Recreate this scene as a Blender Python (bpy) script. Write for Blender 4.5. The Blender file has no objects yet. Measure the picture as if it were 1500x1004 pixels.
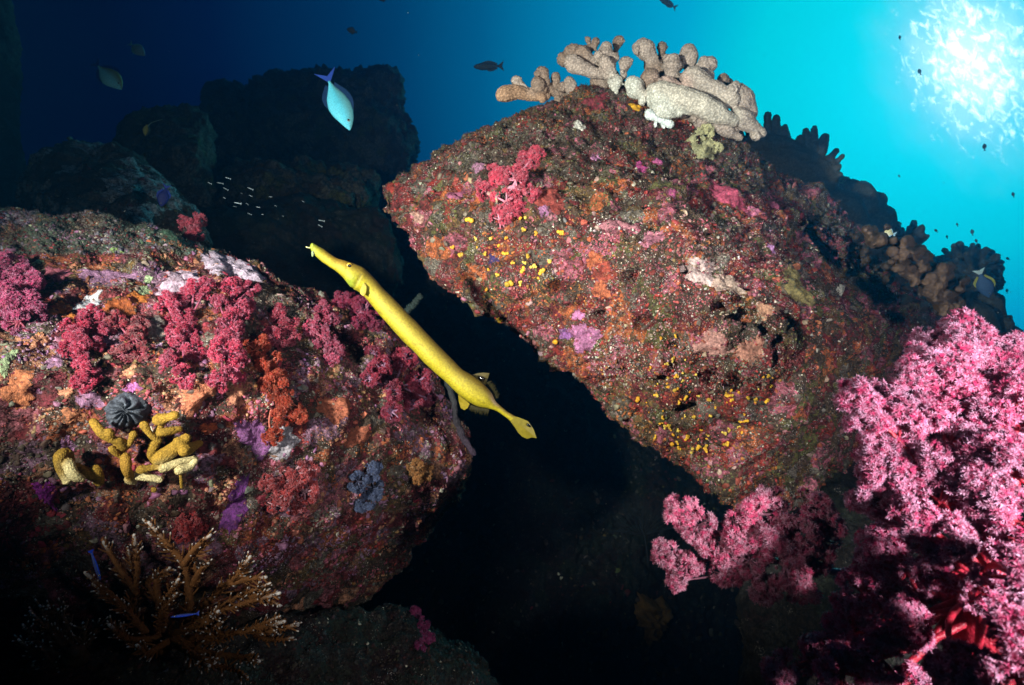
import bpy, math, random
import numpy as np
from mathutils import Vector, Matrix, Quaternion
from mathutils.bvhtree import BVHTree

random.seed(7)
rng = np.random.default_rng(11)
R = math.radians
scene = bpy.context.scene
COL = scene.collection

# ------------------------------------------------------------------ camera
HAZE = 0.06
PITCH = R(20)
LENS, SENSOR = 20.0, 36.0
FPX = 750 / (SENSOR / 2 / LENS)          # focal length in pixels of the 1500 px wide photograph
cam_data = bpy.data.cameras.new('camera')
cam = bpy.data.objects.new('camera', cam_data)
COL.objects.link(cam)
cam_data.lens, cam_data.sensor_width = LENS, SENSOR
cam_data.clip_start, cam_data.clip_end = 0.02, 400
cam.location = (0, 0, 0)
cam.rotation_euler = (R(90) + PITCH, 0, 0)
scene.camera = cam
cam_data.dof.use_dof = True
cam_data.dof.focus_distance = 1.25
cam_data.dof.aperture_fstop = 6.3

CP, SP = math.cos(PITCH), math.sin(PITCH)
CAMV = np.array([0.0, 0.0, 0.0])


def at(px, py, d):
    """A point seen at pixel (px, py) of the photograph, d metres along the view axis."""
    x, y, z = (px - 750) / FPX * d, d, (502 - py) / FPX * d
    return np.array([x, y * CP - z * SP, y * SP + z * CP])


def cv(x, y, z):
    return np.array([x, y * CP - z * SP, y * SP + z * CP])


def ray(px, py):
    v = at(px, py, 1.0)
    return v / np.linalg.norm(v)


SUN_DIR = ray(1425, 95)

# ------------------------------------------------------------------ world: open water, brightest round the sun
world = bpy.data.worlds.new('World')
scene.world = world
world.use_nodes = True
wn, wl = world.node_tree.nodes, world.node_tree.links
wn.clear()


def wnode(t, **kw):
    n = wn.new(t)
    for k, v in kw.items():
        setattr(n, k, v)
    return n


def wmath(op, a, b=None, c=None):
    n = wnode('ShaderNodeMath', operation=op)
    for i, v in enumerate((a, b, c)):
        if v is None:
            continue
        if isinstance(v, (int, float)):
            n.inputs[i].default_value = v
        else:
            wl.new(v, n.inputs[i])
    return n.outputs[0]


def wdot(vec_socket, v):
    n = wnode('ShaderNodeVectorMath', operation='DOT_PRODUCT')
    wl.new(vec_socket, n.inputs[0])
    n.inputs[1].default_value = tuple(v)
    return n.outputs['Value']


tc = wnode('ShaderNodeTexCoord')
nv = wnode('ShaderNodeVectorMath', operation='NORMALIZE')
wl.new(tc.outputs['Generated'], nv.inputs[0])
D = nv.outputs[0]
cs = wdot(D, SUN_DIR)
ang = wmath('DIVIDE', wmath('ARCCOSINE', wmath('MINIMUM', cs, 0.99999)), R(100))
# light falls off with depth as well: look down and the water goes dark
elev = wdot(D, (0, 0, 1))
low = wmath('MULTIPLY', wmath('MAXIMUM', wmath('SUBTRACT', 0.50, elev), 0.0), 0.12)
ang2 = wmath('ADD', ang, low)
ramp = wnode('ShaderNodeValToRGB')
wl.new(ang2, ramp.inputs[0])


def lin(r, g, b):
    f = lambda c: (c / 255 / 12.92) if c <= 10 else ((c / 255 + 0.055) / 1.055) ** 2.4
    return (f(r), f(g), f(b), 1)


stops = [(0.0, lin(60, 238, 246)), (0.08, lin(6, 234, 242)), (0.15, lin(0, 222, 232)), (0.215, lin(0, 178, 218)),
         (0.30, lin(0, 142, 190)), (0.39, lin(0, 94, 141)), (0.46, lin(0, 62, 106)), (0.51, lin(0, 45, 86)),
         (0.61, lin(0, 13, 54)), (0.68, lin(0, 1, 34)), (0.9, lin(0, 0, 10))]
el = ramp.color_ramp.elements
el[0].position, el[0].color = stops[0]
el[1].position, el[1].color = stops[-1]
for p, c in stops[1:-1]:
    e = el.new(p)
    e.color = c
# the sun seen through the rippled surface: a broken, stretched patch of glitter
a1 = ray(1485, 215) - ray(1350, -10)
a1 = a1 - SUN_DIR * a1.dot(SUN_DIR)
U1 = a1 / np.linalg.norm(a1)
U2 = np.cross(SUN_DIR, U1)
uu = wmath('DIVIDE', wdot(D, U1), wmath('MAXIMUM', cs, 0.05))
vv = wmath('DIVIDE', wdot(D, U2), wmath('MAXIMUM', cs, 0.05))
rr = wmath('SQRT', wmath('ADD', wmath('POWER', wmath('DIVIDE', wmath('ABSOLUTE', uu), 0.080), 2.0),
                         wmath('POWER', wmath('DIVIDE', wmath('ABSOLUTE', vv), 0.047), 2.0)))
front = wmath('GREATER_THAN', cs, 0.3)
cmb = wnode('ShaderNodeCombineXYZ')
wl.new(wmath('MULTIPLY', uu, 34.0), cmb.inputs[0])
wl.new(wmath('MULTIPLY', vv, 70.0), cmb.inputs[1])
nz = wnode('ShaderNodeTexNoise')
nz.inputs['Scale'].default_value = 1.6
nz.inputs['Detail'].default_value = 5.0
nz.inputs['Roughness'].default_value = 0.68
nz.inputs['Distortion'].default_value = 0.6
wl.new(cmb.outputs[0], nz.inputs['Vector'])


def wsmooth(x, lo, hi):
    n = wnode('ShaderNodeMapRange', interpolation_type='SMOOTHSTEP')
    wl.new(x, n.inputs[0])
    n.inputs[1].default_value, n.inputs[2].default_value = lo, hi
    n.inputs[3].default_value, n.inputs[4].default_value = 0, 1
    return n.outputs[0]


thr = wmath('ADD', wmath('MULTIPLY', rr, 0.20), 0.33)
spark = wsmooth(wmath('SUBTRACT', nz.outputs[0], thr), -0.10, 0.22)
nz2 = wnode('ShaderNodeTexNoise')
nz2.inputs['Scale'].default_value = 0.5
nz2.inputs['Detail'].default_value = 4.0
wl.new(cmb.outputs[0], nz2.inputs['Vector'])
rw = wmath('ADD', rr, wmath('MULTIPLY', wmath('SUBTRACT', nz2.outputs[0], 0.5), 1.0))
veil = wmath('SUBTRACT', 1.0, wsmooth(rw, -0.1, 2.5))
core = wmath('MULTIPLY', wmath('SUBTRACT', 1.0, wsmooth(rw, -0.3, 1.5)), 0.6)
spark = wmath('MULTIPLY', wmath('MAXIMUM', wmath('MULTIPLY', spark, wmath('SUBTRACT', 1.0, wsmooth(rr, 1.1, 2.3))), core), front)
veil = wmath('MULTIPLY', wmath('MULTIPLY', veil, front), 0.80)
mx = wnode('ShaderNodeMix', data_type='RGBA')
wl.new(veil, mx.inputs[0])
wl.new(ramp.outputs[0], mx.inputs[6])
mx.inputs[7].default_value = (0.58, 0.80, 0.90, 1)
mx2 = wnode('ShaderNodeMix', data_type='RGBA')
wl.new(spark, mx2.inputs[0])
wl.new(mx.outputs[2], mx2.inputs[6])
mx2.inputs[7].default_value = (2.2, 2.05, 2.0, 1)
bg = wnode('ShaderNodeBackground')
wl.new(mx2.outputs[2], bg.inputs[0])
bg.inputs[1].default_value = 1.0
wo = wnode('ShaderNodeOutputWorld')
wl.new(bg.outputs[0], wo.inputs[0])

# ------------------------------------------------------------------ lamps: the sun through the water, two dive strobes
sun_l = bpy.data.lights.new('sun', 'SUN')
sun_l.energy, sun_l.angle, sun_l.color = 0.55, R(4), (0.25, 0.92, 1.0)
sun_o = bpy.data.objects.new('sun', sun_l)
COL.objects.link(sun_o)
sun_o.rotation_euler = Vector(-SUN_DIR).to_track_quat('-Z', 'Y').to_euler()
sun_o.location = SUN_DIR * 50


def strobe(name, loc, target, watts, cone, blend, color=(1.0, 0.95, 0.88)):
    l = bpy.data.lights.new(name, 'SPOT')
    l.energy, l.spot_size, l.spot_blend, l.shadow_soft_size, l.color = watts, R(cone), blend, 0.045, color
    o = bpy.data.objects.new(name, l)
    COL.objects.link(o)
    o.location = loc
    o.rotation_euler = (Vector(target) - Vector(loc)).to_track_quat('-Z', 'Y').to_euler()


strobe('dive_strobe', cv(-0.98, -0.12, 0.16), at(700, 215, 1.6), 590, 85, 1.0)
strobe('dive_strobe', cv(0.66, 0.0, -0.08), at(1270, 580, 0.9), 112, 104, 1.0, (1.0, 0.93, 0.97))

scene.view_settings.view_transform = 'Standard'
scene.view_settings.look = 'None'
scene.view_settings.exposure = 0.0
scene.view_settings.gamma = 1.0
scene.render.engine = 'CYCLES'
scene.cycles.use_denoising = True
scene.cycles.max_bounces = 5
scene.cycles.diffuse_bounces = 2
scene.cycles.glossy_bounces = 2
scene.cycles.transmission_bounces = 3
scene.cycles.volume_bounces = 0
scene.cycles.transparent_max_bounces = 8
scene.cycles.sample_clamp_indirect = 3.0


# ------------------------------------------------------------------ numpy noise
def _h(i, j, k, s):
    n = (i.astype(np.int64) * 73856093) ^ (j.astype(np.int64) * 19349663) ^ (k.astype(np.int64) * 83492791) ^ (s * 40503131)
    n = (n ^ (n >> 13)) & 0x7fffffff
    n = (n * 1274126177) & 0x7fffffff
    n = n ^ (n >> 16)
    n = (n * 60493 + 19990303) & 0x7fffffff
    return (n & 0xffffff) / float(0xffffff)


def vnoise(P, scale, seed=0):
    Q = P * scale
    F = np.floor(Q)
    T = Q - F
    T = T * T * (3 - 2 * T)
    I = F.astype(np.int64)
    out = np.zeros(len(P))
    for a in (0, 1):
        wa = T[:, 0] if a else 1 - T[:, 0]
        for b in (0, 1):
            wb = T[:, 1] if b else 1 - T[:, 1]
            for c in (0, 1):
                wc = T[:, 2] if c else 1 - T[:, 2]
                out += wa * wb * wc * _h(I[:, 0] + a, I[:, 1] + b, I[:, 2] + c, seed)
    return out * 2 - 1


def fbm(P, scale, octs=4, seed=0, gain=0.5):
    o, a = np.zeros(len(P)), 1.0
    for k in range(octs):
        o += a * vnoise(P, scale * 2 ** k, seed + k * 7)
        a *= gain
    return o


def worley(P, scale, seed=0):
    Q = P * scale
    I = np.floor(Q).astype(np.int64)
    f1 = np.full(len(P), 9.0)
    f2 = np.full(len(P), 9.0)
    cid = np.zeros(len(P))
    for a in (-1, 0, 1):
        for b in (-1, 0, 1):
            for c in (-1, 0, 1):
                J = I + np.array([a, b, c])
                ct = np.stack([J[:, q] + _h(J[:, 0], J[:, 1], J[:, 2], seed + 11 * q + 1) for q in range(3)], 1)
                d = np.linalg.norm(ct - Q, axis=1)
                near = d < f1
                f2 = np.where(near, f1, np.minimum(f2, d))
                cid = np.where(near, _h(J[:, 0], J[:, 1], J[:, 2], seed + 99), cid)
                f1 = np.where(near, d, f1)
    return f1, f2, cid


# ------------------------------------------------------------------ objects
BASE = {}


def mesh_np(name, V, F, mat=None, C=None, smooth=True):
    """V (n,3); F an array of tris or quads, or a list of such arrays; C (n,3) natural colours."""
    me = bpy.data.meshes.new(name)
    V = np.asarray(V, dtype=np.float32)
    Fs = F if isinstance(F, list) else [F]
    Fs = [np.asarray(f, dtype=np.int32) for f in Fs if len(f)]
    sizes = np.concatenate([np.full(len(f), f.shape[1], dtype=np.int32) for f in Fs])
    loops = np.concatenate([f.ravel() for f in Fs])
    me.vertices.add(len(V))
    me.vertices.foreach_set('co', V.ravel())
    me.loops.add(len(loops))
    me.loops.foreach_set('vertex_index', loops)
    me.polygons.add(len(sizes))
    starts = np.concatenate([[0], np.cumsum(sizes)[:-1]]).astype(np.int32)
    me.polygons.foreach_set('loop_start', starts)
    me.polygons.foreach_set('loop_total', sizes)
    me.polygons.foreach_set('use_smooth', np.full(len(sizes), smooth))
    me.update(calc_edges=True)
    me.validate()
    if C is not None:
        at_ = me.color_attributes.new('Col', 'FLOAT_COLOR', 'POINT')
        CC = np.concatenate([np.asarray(C, dtype=np.float32), np.ones((len(V), 1), np.float32)], 1)
        at_.data.foreach_set('color', CC.ravel())
    if mat:
        me.materials.append(mat)
    return me


def tag(o, label=None, cat=None, group=None, kind=None):
    if label: o['label'] = label
    if cat: o['category'] = cat
    if group: o['group'] = group
    if kind: o['kind'] = kind
    return o


def thing(name, label, cat, loc, group=None):
    o = bpy.data.objects.new(name, None)
    o.empty_display_size = 0.05
    COL.objects.link(o)
    o.location = tuple(loc)
    BASE[o.name] = np.array(loc, dtype=float)
    return tag(o, label, cat, group)


def part(name, V, F, mat, parent=None, C=None, smooth=True):
    """ONE mesh object; V in world coordinates, kept relative to the root of its thing."""
    V = np.asarray(V, dtype=float)
    if parent is not None:
        base = BASE[parent.name]
    else:
        base = V.mean(0)
    me = mesh_np(name, V - base, F, mat, C, smooth)
    o = bpy.data.objects.new(name, me)
    COL.objects.link(o)
    if parent is not None:
        o.parent = parent
    else:
        o.location = tuple(base)
    BASE[o.name] = base
    return o


# ------------------------------------------------------------------ materials
def new_mat(name):
    m = bpy.data.materials.new(name)
    m.use_nodes = True
    nt = m.node_tree
    return m, nt.nodes, nt.links, nt.nodes['Principled BSDF']


def colour_mat(name, rough=0.6, spec=0.3, bump=0.0, bscale=300, vary=0.25, vscale=60, translucent=0.0, col=None, coat=0.0, speck=None):
    """Takes the mesh's own natural colours ('Col') or one colour, varied by noise; fine bump."""
    m, n, l, p = new_mat(name)
    if col is None:
        a = n.new('ShaderNodeAttribute'); a.attribute_name = 'Col'
        c = a.outputs['Color']
    else:
        a = n.new('ShaderNodeRGB'); a.outputs[0].default_value = (*col, 1)
        c = a.outputs[0]
    geo = n.new('ShaderNodeNewGeometry')
    nz = n.new('ShaderNodeTexNoise')
    nz.inputs['Scale'].default_value = vscale
    nz.inputs['Detail'].default_value = 4
    l.new(geo.outputs['Position'], nz.inputs['Vector'])
    mr = n.new('ShaderNodeMapRange')
    l.new(nz.outputs[0], mr.inputs[0])
    mr.inputs[1].default_value, mr.inputs[2].default_value = 0.3, 0.7
    mr.inputs[3].default_value, mr.inputs[4].default_value = 1 - vary, 1 + vary
    vm = n.new('ShaderNodeVectorMath'); vm.operation = 'SCALE'
    l.new(c, vm.inputs[0]); l.new(mr.outputs[0], vm.inputs['Scale'])
    out = vm.outputs[0]
    if speck:
        vo = n.new('ShaderNodeTexVoronoi'); vo.inputs['Scale'].default_value = speck[0]
        l.new(geo.outputs['Position'], vo.inputs['Vector'])
        sm = n.new('ShaderNodeMapRange')
        l.new(vo.outputs['Distance'], sm.inputs[0])
        sm.inputs[1].default_value, sm.inputs[2].default_value = speck[1], speck[1] * 0.6
        mixs = n.new('ShaderNodeMix'); mixs.data_type = 'RGBA'
        l.new(sm.outputs[0], mixs.inputs[0]); l.new(out, mixs.inputs[6])
        mixs.inputs[7].default_value = (*speck[2], 1)
        out = mixs.outputs[2]
    l.new(out, p.inputs['Base Color'])
    p.inputs['Roughness'].default_value = rough
    p.inputs['Specular IOR Level'].default_value = spec
    p.inputs['Coat Weight'].default_value = coat
    if bump:
        nb = n.new('ShaderNodeTexNoise')
        nb.inputs['Scale'].default_value = bscale
        nb.inputs['Detail'].default_value = 3
        l.new(geo.outputs['Position'], nb.inputs['Vector'])
        b = n.new('ShaderNodeBump')
        b.inputs['Strength'].default_value = bump
        b.inputs['Distance'].default_value = 0.004
        l.new(nb.outputs[0], b.inputs['Height'])
        l.new(b.outputs[0], p.inputs['Normal'])
    if translucent:
        t = n.new('ShaderNodeBsdfTranslucent')
        l.new(out, t.inputs[0])
        ms = n.new('ShaderNodeMixShader')
        ms.inputs[0].default_value = translucent
        l.new(p.outputs[0], ms.inputs[1]); l.new(t.outputs[0], ms.inputs[2])
        l.new(ms.outputs[0], n['Material Output'].inputs[0])
    return m


def rock_mat(name, palette, cell=16.0, dark=(0.02, 0.014, 0.010), speck=0.5, seed=0.0, crust=0.5):
    """Encrusted reef rock: distorted patches of several growths, dark turf between them, pale grains, coarse and fine relief."""
    m, n, l, p = new_mat(name)
    geo = n.new('ShaderNodeNewGeometry')
    off = n.new('ShaderNodeVectorMath'); off.operation = 'ADD'
    l.new(geo.outputs['Position'], off.inputs[0]); off.inputs[1].default_value = (seed, seed * 1.7, seed * 0.3)

    def noise(sc, det=4, rough=0.6, vec=None):
        z = n.new('ShaderNodeTexNoise')
        z.inputs['Scale'].default_value = sc; z.inputs['Detail'].default_value = det; z.inputs['Roughness'].default_value = rough
        l.new(vec or off.outputs[0], z.inputs['Vector'])
        return z

    def rng_(x, lo, hi, a=0.0, b=1.0):
        r = n.new('ShaderNodeMapRange')
        l.new(x, r.inputs[0])
        for i, v in enumerate((lo, hi, a, b)):
            r.inputs[i + 1].default_value = v
        return r.outputs[0]

    def mix(f, a, b):
        x = n.new('ShaderNodeMix'); x.data_type = 'RGBA'
        for s, v in ((0, f), (6, a), (7, b)):
            if isinstance(v, tuple):
                x.inputs[s].default_value = (*v, 1)
            elif isinstance(v, float):
                x.inputs[s].default_value = v
            else:
                l.new(v, x.inputs[s])
        return x.outputs[2]

    warp = noise(14, 4, 0.7)
    wv = n.new('ShaderNodeVectorMath'); wv.operation = 'MULTIPLY_ADD'
    l.new(warp.outputs['Color'], wv.inputs[0]); wv.inputs[1].default_value = (0.11, 0.11, 0.11); l.new(off.outputs[0], wv.inputs[2])
    vo = n.new('ShaderNodeTexVoronoi'); vo.inputs['Scale'].default_value = cell
    l.new(wv.outputs[0], vo.inputs['Vector'])
    sep = n.new('ShaderNodeSeparateColor'); l.new(vo.outputs['Color'], sep.inputs[0])
    cr = n.new('ShaderNodeValToRGB'); cr.color_ramp.interpolation = 'CONSTANT'
    l.new(sep.outputs[0], cr.inputs[0])
    els = cr.color_ramp.elements
    els[0].position, els[0].color = 0, (*palette[0], 1)
    els[1].position, els[1].color = 1 / len(palette), (*palette[1], 1)
    for i, c in enumerate(palette[2:], 2):
        els.new(i / len(palette)).color = (*c, 1)
    base = cr.outputs[0]
    n2 = noise(55, 5, 0.7)
    f_dark = rng_(n2.outputs[0], 0.5 - 0.14 + 0.1 * (crust - 0.5), 0.5 + 0.14 + 0.1 * (crust - 0.5))
    c1 = mix(f_dark, dark, base)
    n3 = noise(180, 3, 0.6)
    sc = n.new('ShaderNodeVectorMath'); sc.operation = 'SCALE'
    l.new(c1, sc.inputs[0]); l.new(rng_(n3.outputs[0], 0.3, 0.7, 0.45, 1.55), sc.inputs['Scale'])
    v2 = n.new('ShaderNodeTexVoronoi'); v2.inputs['Scale'].default_value = 210
    l.new(off.outputs[0], v2.inputs['Vector'])
    sp1 = rng_(v2.outputs['Distance'], 0.30, 0.18)
    n4 = noise(22, 3, 0.6)
    mm = n.new('ShaderNodeMath'); mm.operation = 'MULTIPLY'
    l.new(sp1, mm.inputs[0]); l.new(rng_(n4.outputs[0], 0.62 - 0.2 * speck, 0.72 - 0.2 * speck), mm.inputs[1])
    c2 = mix(mm.outputs[0], sc.outputs[0], (0.42, 0.38, 0.34))
    l.new(c2, p.inputs['Base Color'])
    p.inputs['Roughness'].default_value = 0.8
    p.inputs['Specular IOR Level'].default_value = 0.2
    h = n.new('ShaderNodeMath'); h.operation = 'MULTIPLY_ADD'
    l.new(n2.outputs[0], h.inputs[0]); h.inputs[1].default_value = 1.6
    l.new(n3.outputs[0], h.inputs[2])
    b = n.new('ShaderNodeBump'); b.inputs['Strength'].default_value = 0.9; b.inputs['Distance'].default_value = 0.008
    l.new(h.outputs[0], b.inputs['Height'])
    l.new(b.outputs[0], p.inputs['Normal'])
    return m


BROWN, OCHRE, MAROON = (0.075, 0.045, 0.028), (0.16, 0.09, 0.03), (0.15, 0.018, 0.022)
PINK, MAUVE, ORANGE = (0.42, 0.11, 0.15), (0.33, 0.16, 0.26), (0.44, 0.11, 0.035)
PEACH, RED, CREAM = (0.52, 0.22, 0.12), (0.26, 0.025, 0.02), (0.45, 0.40, 0.30)
OLIVE, MAGENTA, GREYBR = (0.11, 0.10, 0.03), (0.36, 0.05, 0.17), (0.16, 0.13, 0.10)
PURPLE, GREEN, SAGE = (0.17, 0.04, 0.17), (0.10, 0.16, 0.06), (0.34, 0.42, 0.22)

M = {}
M['rock_left'] = rock_mat('left boulder crust', [MAROON, (0.34, 0.10, 0.12), BROWN, (0.34, 0.09, 0.035), (0.26, 0.13, 0.19), BROWN, (0.42, 0.18, 0.10), GREYBR, MAROON, OCHRE, (0.18, 0.03, 0.04)], 17, speck=0.7, seed=3.1)
M['rock_right'] = rock_mat('tilted slab crust', [BROWN, MAROON, GREYBR, RED, OCHRE, PINK, BROWN, OLIVE, ORANGE, MAROON, BROWN], 19, speck=0.65, seed=8.4)
M['rock_dim'] = rock_mat('distant boulder crust', [BROWN, GREYBR, OLIVE, BROWN, (0.10, 0.09, 0.08), GREYBR], 9, speck=0.35, seed=5.5)
M['rock_shade_tone'] = rock_mat('shade toned crust', [(0.03, 0.022, 0.018), (0.04, 0.035, 0.03), (0.028, 0.03, 0.02), (0.03, 0.015, 0.015)], 9, dark=(0.008, 0.007, 0.007), speck=0.2, seed=2.5)  # dark variant of the reef crust: shade of the gaps put into its colour
M['rock_spot'] = rock_mat('patchy boulder crust', [(0.42, 0.42, 0.40), BROWN, GREYBR, (0.36, 0.36, 0.34), BROWN, BROWN], 7.5, speck=0.3, seed=1.2, crust=0.2)
M['growth'] = colour_mat('encrusting growth', 0.65, 0.3, 0.5, 500, 0.35, 150)
M['crust'] = colour_mat('encrusting sponge', 0.6, 0.3, 1.0, 520, 0.55, 170, speck=(330, 0.16, (0.05, 0.03, 0.03)))
M['soft'] = colour_mat('soft coral polyps', 0.5, 0.35, 0.0, 300, 0.15, 60, translucent=0.25)
M['stalk'] = colour_mat('soft coral stalk', 0.45, 0.4, 0.6, 260, 0.4, 90, translucent=0.25, speck=(420, 0.14, (0.6, 0.3, 0.36)))
M['stony'] = colour_mat('stony coral skin', 0.75, 0.2, 0.7, 480, 0.18, 40)
M['acro'] = colour_mat('branching coral skin', 0.7, 0.2, 0.5, 600, 0.3, 150)
M['yellow'] = colour_mat('yellow cup polyp', 0.55, 0.3, 0.3, 500, 0.2, 200)
M['skin'] = colour_mat('fish scales', 0.55, 0.3, 0.3, 900, 0.28, 260)
M['fin'] = colour_mat('fin membrane', 0.45, 0.3, 0.0, 300, 0.15, 120, translucent=0.5)
M['eye'] = colour_mat('fish eye', 0.12, 0.6, 0.0, 300, 0.0, 120)


# ------------------------------------------------------------------ shape helpers
def sphere_tpl(seg=8, ring=5):
    V = [[0, 0, 1]]
    for i in range(1, ring):
        t = math.pi * i / ring
        for j in range(seg):
            a = 2 * math.pi * j / seg
            V.append([math.sin(t) * math.cos(a), math.sin(t) * math.sin(a), math.cos(t)])
    V.append([0, 0, -1])
    T, Q = [], []
    for j in range(seg):
        T.append([0, 1 + j, 1 + (j + 1) % seg])
        b = 1 + (ring - 2) * seg
        T.append([b + (j + 1) % seg, b + j, len(V) - 1])
    for i in range(ring - 2):
        for j in range(seg):
            a, b = 1 + i * seg, 1 + (i + 1) * seg
            Q.append([a + j, b + j, b + (j + 1) % seg, a + (j + 1) % seg])
    return np.array(V, float), np.array(T), np.array(Q)


def tube(P, Rr, seg=10, cap=True):
    """Tapered tube along points P with radii Rr, round closed ends."""
    P = np.asarray(P, float); Rr = np.asarray(Rr, float)
    n = len(P)
    T = np.gradient(P, axis=0)
    T /= np.linalg.norm(T, axis=1)[:, None] + 1e-12
    if cap:
        e0 = [P[0] - T[0] * Rr[0] * k for k in (0.95, 0.7)]
        e1 = [P[-1] + T[-1] * Rr[-1] * k for k in (0.7, 0.95)]
        P = np.vstack([e0, P, e1]); Rr = np.concatenate([[Rr[0] * 0.31, Rr[0] * 0.71], Rr, [Rr[-1] * 0.71, Rr[-1] * 0.31]])
        T = np.vstack([T[:1], T[:1], T, T[-1:], T[-1:]])
    u = np.cross(T[0], [0.3, 0.5, 0.81]); u /= np.linalg.norm(u)
    V = []
    for i in range(len(P)):
        u = u - T[i] * u.dot(T[i]); u /= np.linalg.norm(u) + 1e-12
        w = np.cross(T[i], u)
        a = np.arange(seg) * 2 * math.pi / seg
        V.append(P[i] + Rr[i] * (np.cos(a)[:, None] * u + np.sin(a)[:, None] * w))
    V = np.vstack(V)
    m = len(P)
    i, j = np.meshgrid(np.arange(m - 1), np.arange(seg), indexing='ij')
    Q = np.stack([i * seg + j, i * seg + (j + 1) % seg, (i + 1) * seg + (j + 1) % seg, (i + 1) * seg + j], -1).reshape(-1, 4)
    c0, c1 = len(V), len(V) + 1
    V = np.vstack([V, P[:1] - T[:1] * Rr[0] * 0.2, P[-1:] + T[-1:] * Rr[-1] * 0.2])
    js = np.arange(seg)
    Tt = np.vstack([np.stack([np.full(seg, c0), (js + 1) % seg, js], 1),
                    np.stack([np.full(seg, c1), (m - 1) * seg + js, (m - 1) * seg + (js + 1) % seg], 1)])
    return V, Tt, Q


def spline(P, n):
    """Catmull-Rom through P (k,d), n samples."""
    P = np.asarray(P, float)
    if len(P) == 2:
        t = np.linspace(0, 1, n)[:, None]
        return P[0] * (1 - t) + P[1] * t
    E = np.vstack([2 * P[0] - P[1], P, 2 * P[-1] - P[-2]])
    out = []
    for s in np.linspace(0, len(P) - 1 - 1e-9, n):
        i = int(s); t = s - i
        a, b, c, d = E[i], E[i + 1], E[i + 2], E[i + 3]
        out.append(0.5 * (2 * b + (c - a) * t + (2 * a - 5 * b + 4 * c - d) * t * t + (3 * b - a - 3 * c + d) * t ** 3))
    return np.array(out)


class Bag:
    """Collects meshes into one."""
    def __init__(self):
        self.V, self.T, self.Q, self.C, self.n = [], [], [], [], 0

    def add(self, V, T=None, Q=None, C=None):
        V = np.asarray(V, float)
        if T is not None and len(T): self.T.append(np.asarray(T) + self.n)
        if Q is not None and len(Q): self.Q.append(np.asarray(Q) + self.n)
        self.V.append(V); self.n += len(V)
        if C is not None:
            C = np.asarray(C, float)
            self.C.append(np.tile(C, (len(V), 1)) if C.ndim == 1 else C)

    def scatter(self, tv, tt, tq, pos, rot, scl, col):
        """Many small copies of one template: pos (n,3), rot (n,3,3), scl (n,3), col (n,3) or (n,k,3)."""
        n, k = len(pos), len(tv)
        if n == 0:
            return
        V = np.einsum('nij,nkj->nki', rot, tv[None] * scl[:, None, :]) + pos[:, None, :]
        o = (np.arange(n) * k)[:, None, None]
        C = np.repeat(col[:, None, :], k, 1) if col.ndim == 2 else col
        self.add(V.reshape(-1, 3), (tt[None] + o).reshape(-1, tt.shape[1]) if len(tt) else None,
                 (tq[None] + o).reshape(-1, 4) if len(tq) else None, C.reshape(-1, 3))

    def build(self, name, mat, parent=None, smooth=True):
        F = ([np.vstack(self.T)] if self.T else []) + ([np.vstack(self.Q)] if self.Q else [])
        return part(name, np.vstack(self.V), F, mat, parent, np.vstack(self.C) if self.C else None, smooth)


def frames(N, spin=None):
    """Rotation matrices whose z axis is each row of N."""
    N = N / (np.linalg.norm(N, axis=1)[:, None] + 1e-12)
    ref = np.where(np.abs(N[:, 2:3]) < 0.9, np.array([[0, 0, 1.0]]), np.array([[1.0, 0, 0]]))
    U = np.cross(ref, N); U /= np.linalg.norm(U, axis=1)[:, None]
    W = np.cross(N, U)
    a = rng.uniform(0, 2 * math.pi, len(N)) if spin is None else spin
    U2 = np.cos(a)[:, None] * U + np.sin(a)[:, None] * W
    W2 = np.cross(N, U2)
    return np.stack([U2, W2, N], 2)


def evaluate(V, F, mods):
    """Run a few modifiers over a temporary mesh and return verts, quads, tris."""
    me = mesh_np('temporary', V, F)
    o = bpy.data.objects.new('temporary', me)
    COL.objects.link(o)
    for kind, kw in mods:
        m = o.modifiers.new(kind, kind)
        for k, v in kw.items():
            setattr(m, k, v)
    dg = bpy.context.evaluated_depsgraph_get()
    ev = o.evaluated_get(dg)
    m2 = ev.to_mesh()
    n = len(m2.vertices)
    co = np.empty(n * 3, np.float32); m2.vertices.foreach_get('co', co)
    ls = np.empty(len(m2.polygons), np.int32); m2.polygons.foreach_get('loop_total', ls)
    li = np.empty(len(m2.loops), np.int32); m2.loops.foreach_get('vertex_index', li)
    st = np.concatenate([[0], np.cumsum(ls)[:-1]])
    q = st[ls == 4]; t = st[ls == 3]
    Q = np.stack([li[q + i] for i in range(4)], 1) if len(q) else np.zeros((0, 4), int)
    T = np.stack([li[t + i] for i in range(3)], 1) if len(t) else np.zeros((0, 3), int)
    ev.to_mesh_clear()
    bpy.data.objects.remove(o); bpy.data.meshes.remove(me)
    return co.reshape(-1, 3).astype(float), Q, T


def vnormals(V, Q, T=None):
    N = np.zeros_like(V)
    if len(Q):
        f = np.cross(V[Q[:, 2]] - V[Q[:, 0]], V[Q[:, 3]] - V[Q[:, 1]])
        for i in range(4):
            np.add.at(N, Q[:, i], f)
    if T is not None and len(T):
        f = np.cross(V[T[:, 1]] - V[T[:, 0]], V[T[:, 2]] - V[T[:, 0]])
        for i in range(3):
            np.add.at(N, T[:, i], f)
    return N / (np.linalg.norm(N, axis=1)[:, None] + 1e-12)


import bmesh


def hull(points):
    bm = bmesh.new()
    for p in points:
        bm.verts.new(tuple(p))
    r = bmesh.ops.convex_hull(bm, input=bm.verts[:])
    bmesh.ops.delete(bm, geom=[v for v in bm.verts if not v.link_faces], context='VERTS')
    bmesh.ops.triangulate(bm, faces=bm.faces[:])
    bm.verts.index_update()
    V = np.array([v.co[:] for v in bm.verts]); F = np.array([[v.index for v in f.verts] for f in bm.faces])
    bm.free()
    return V, F


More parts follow.
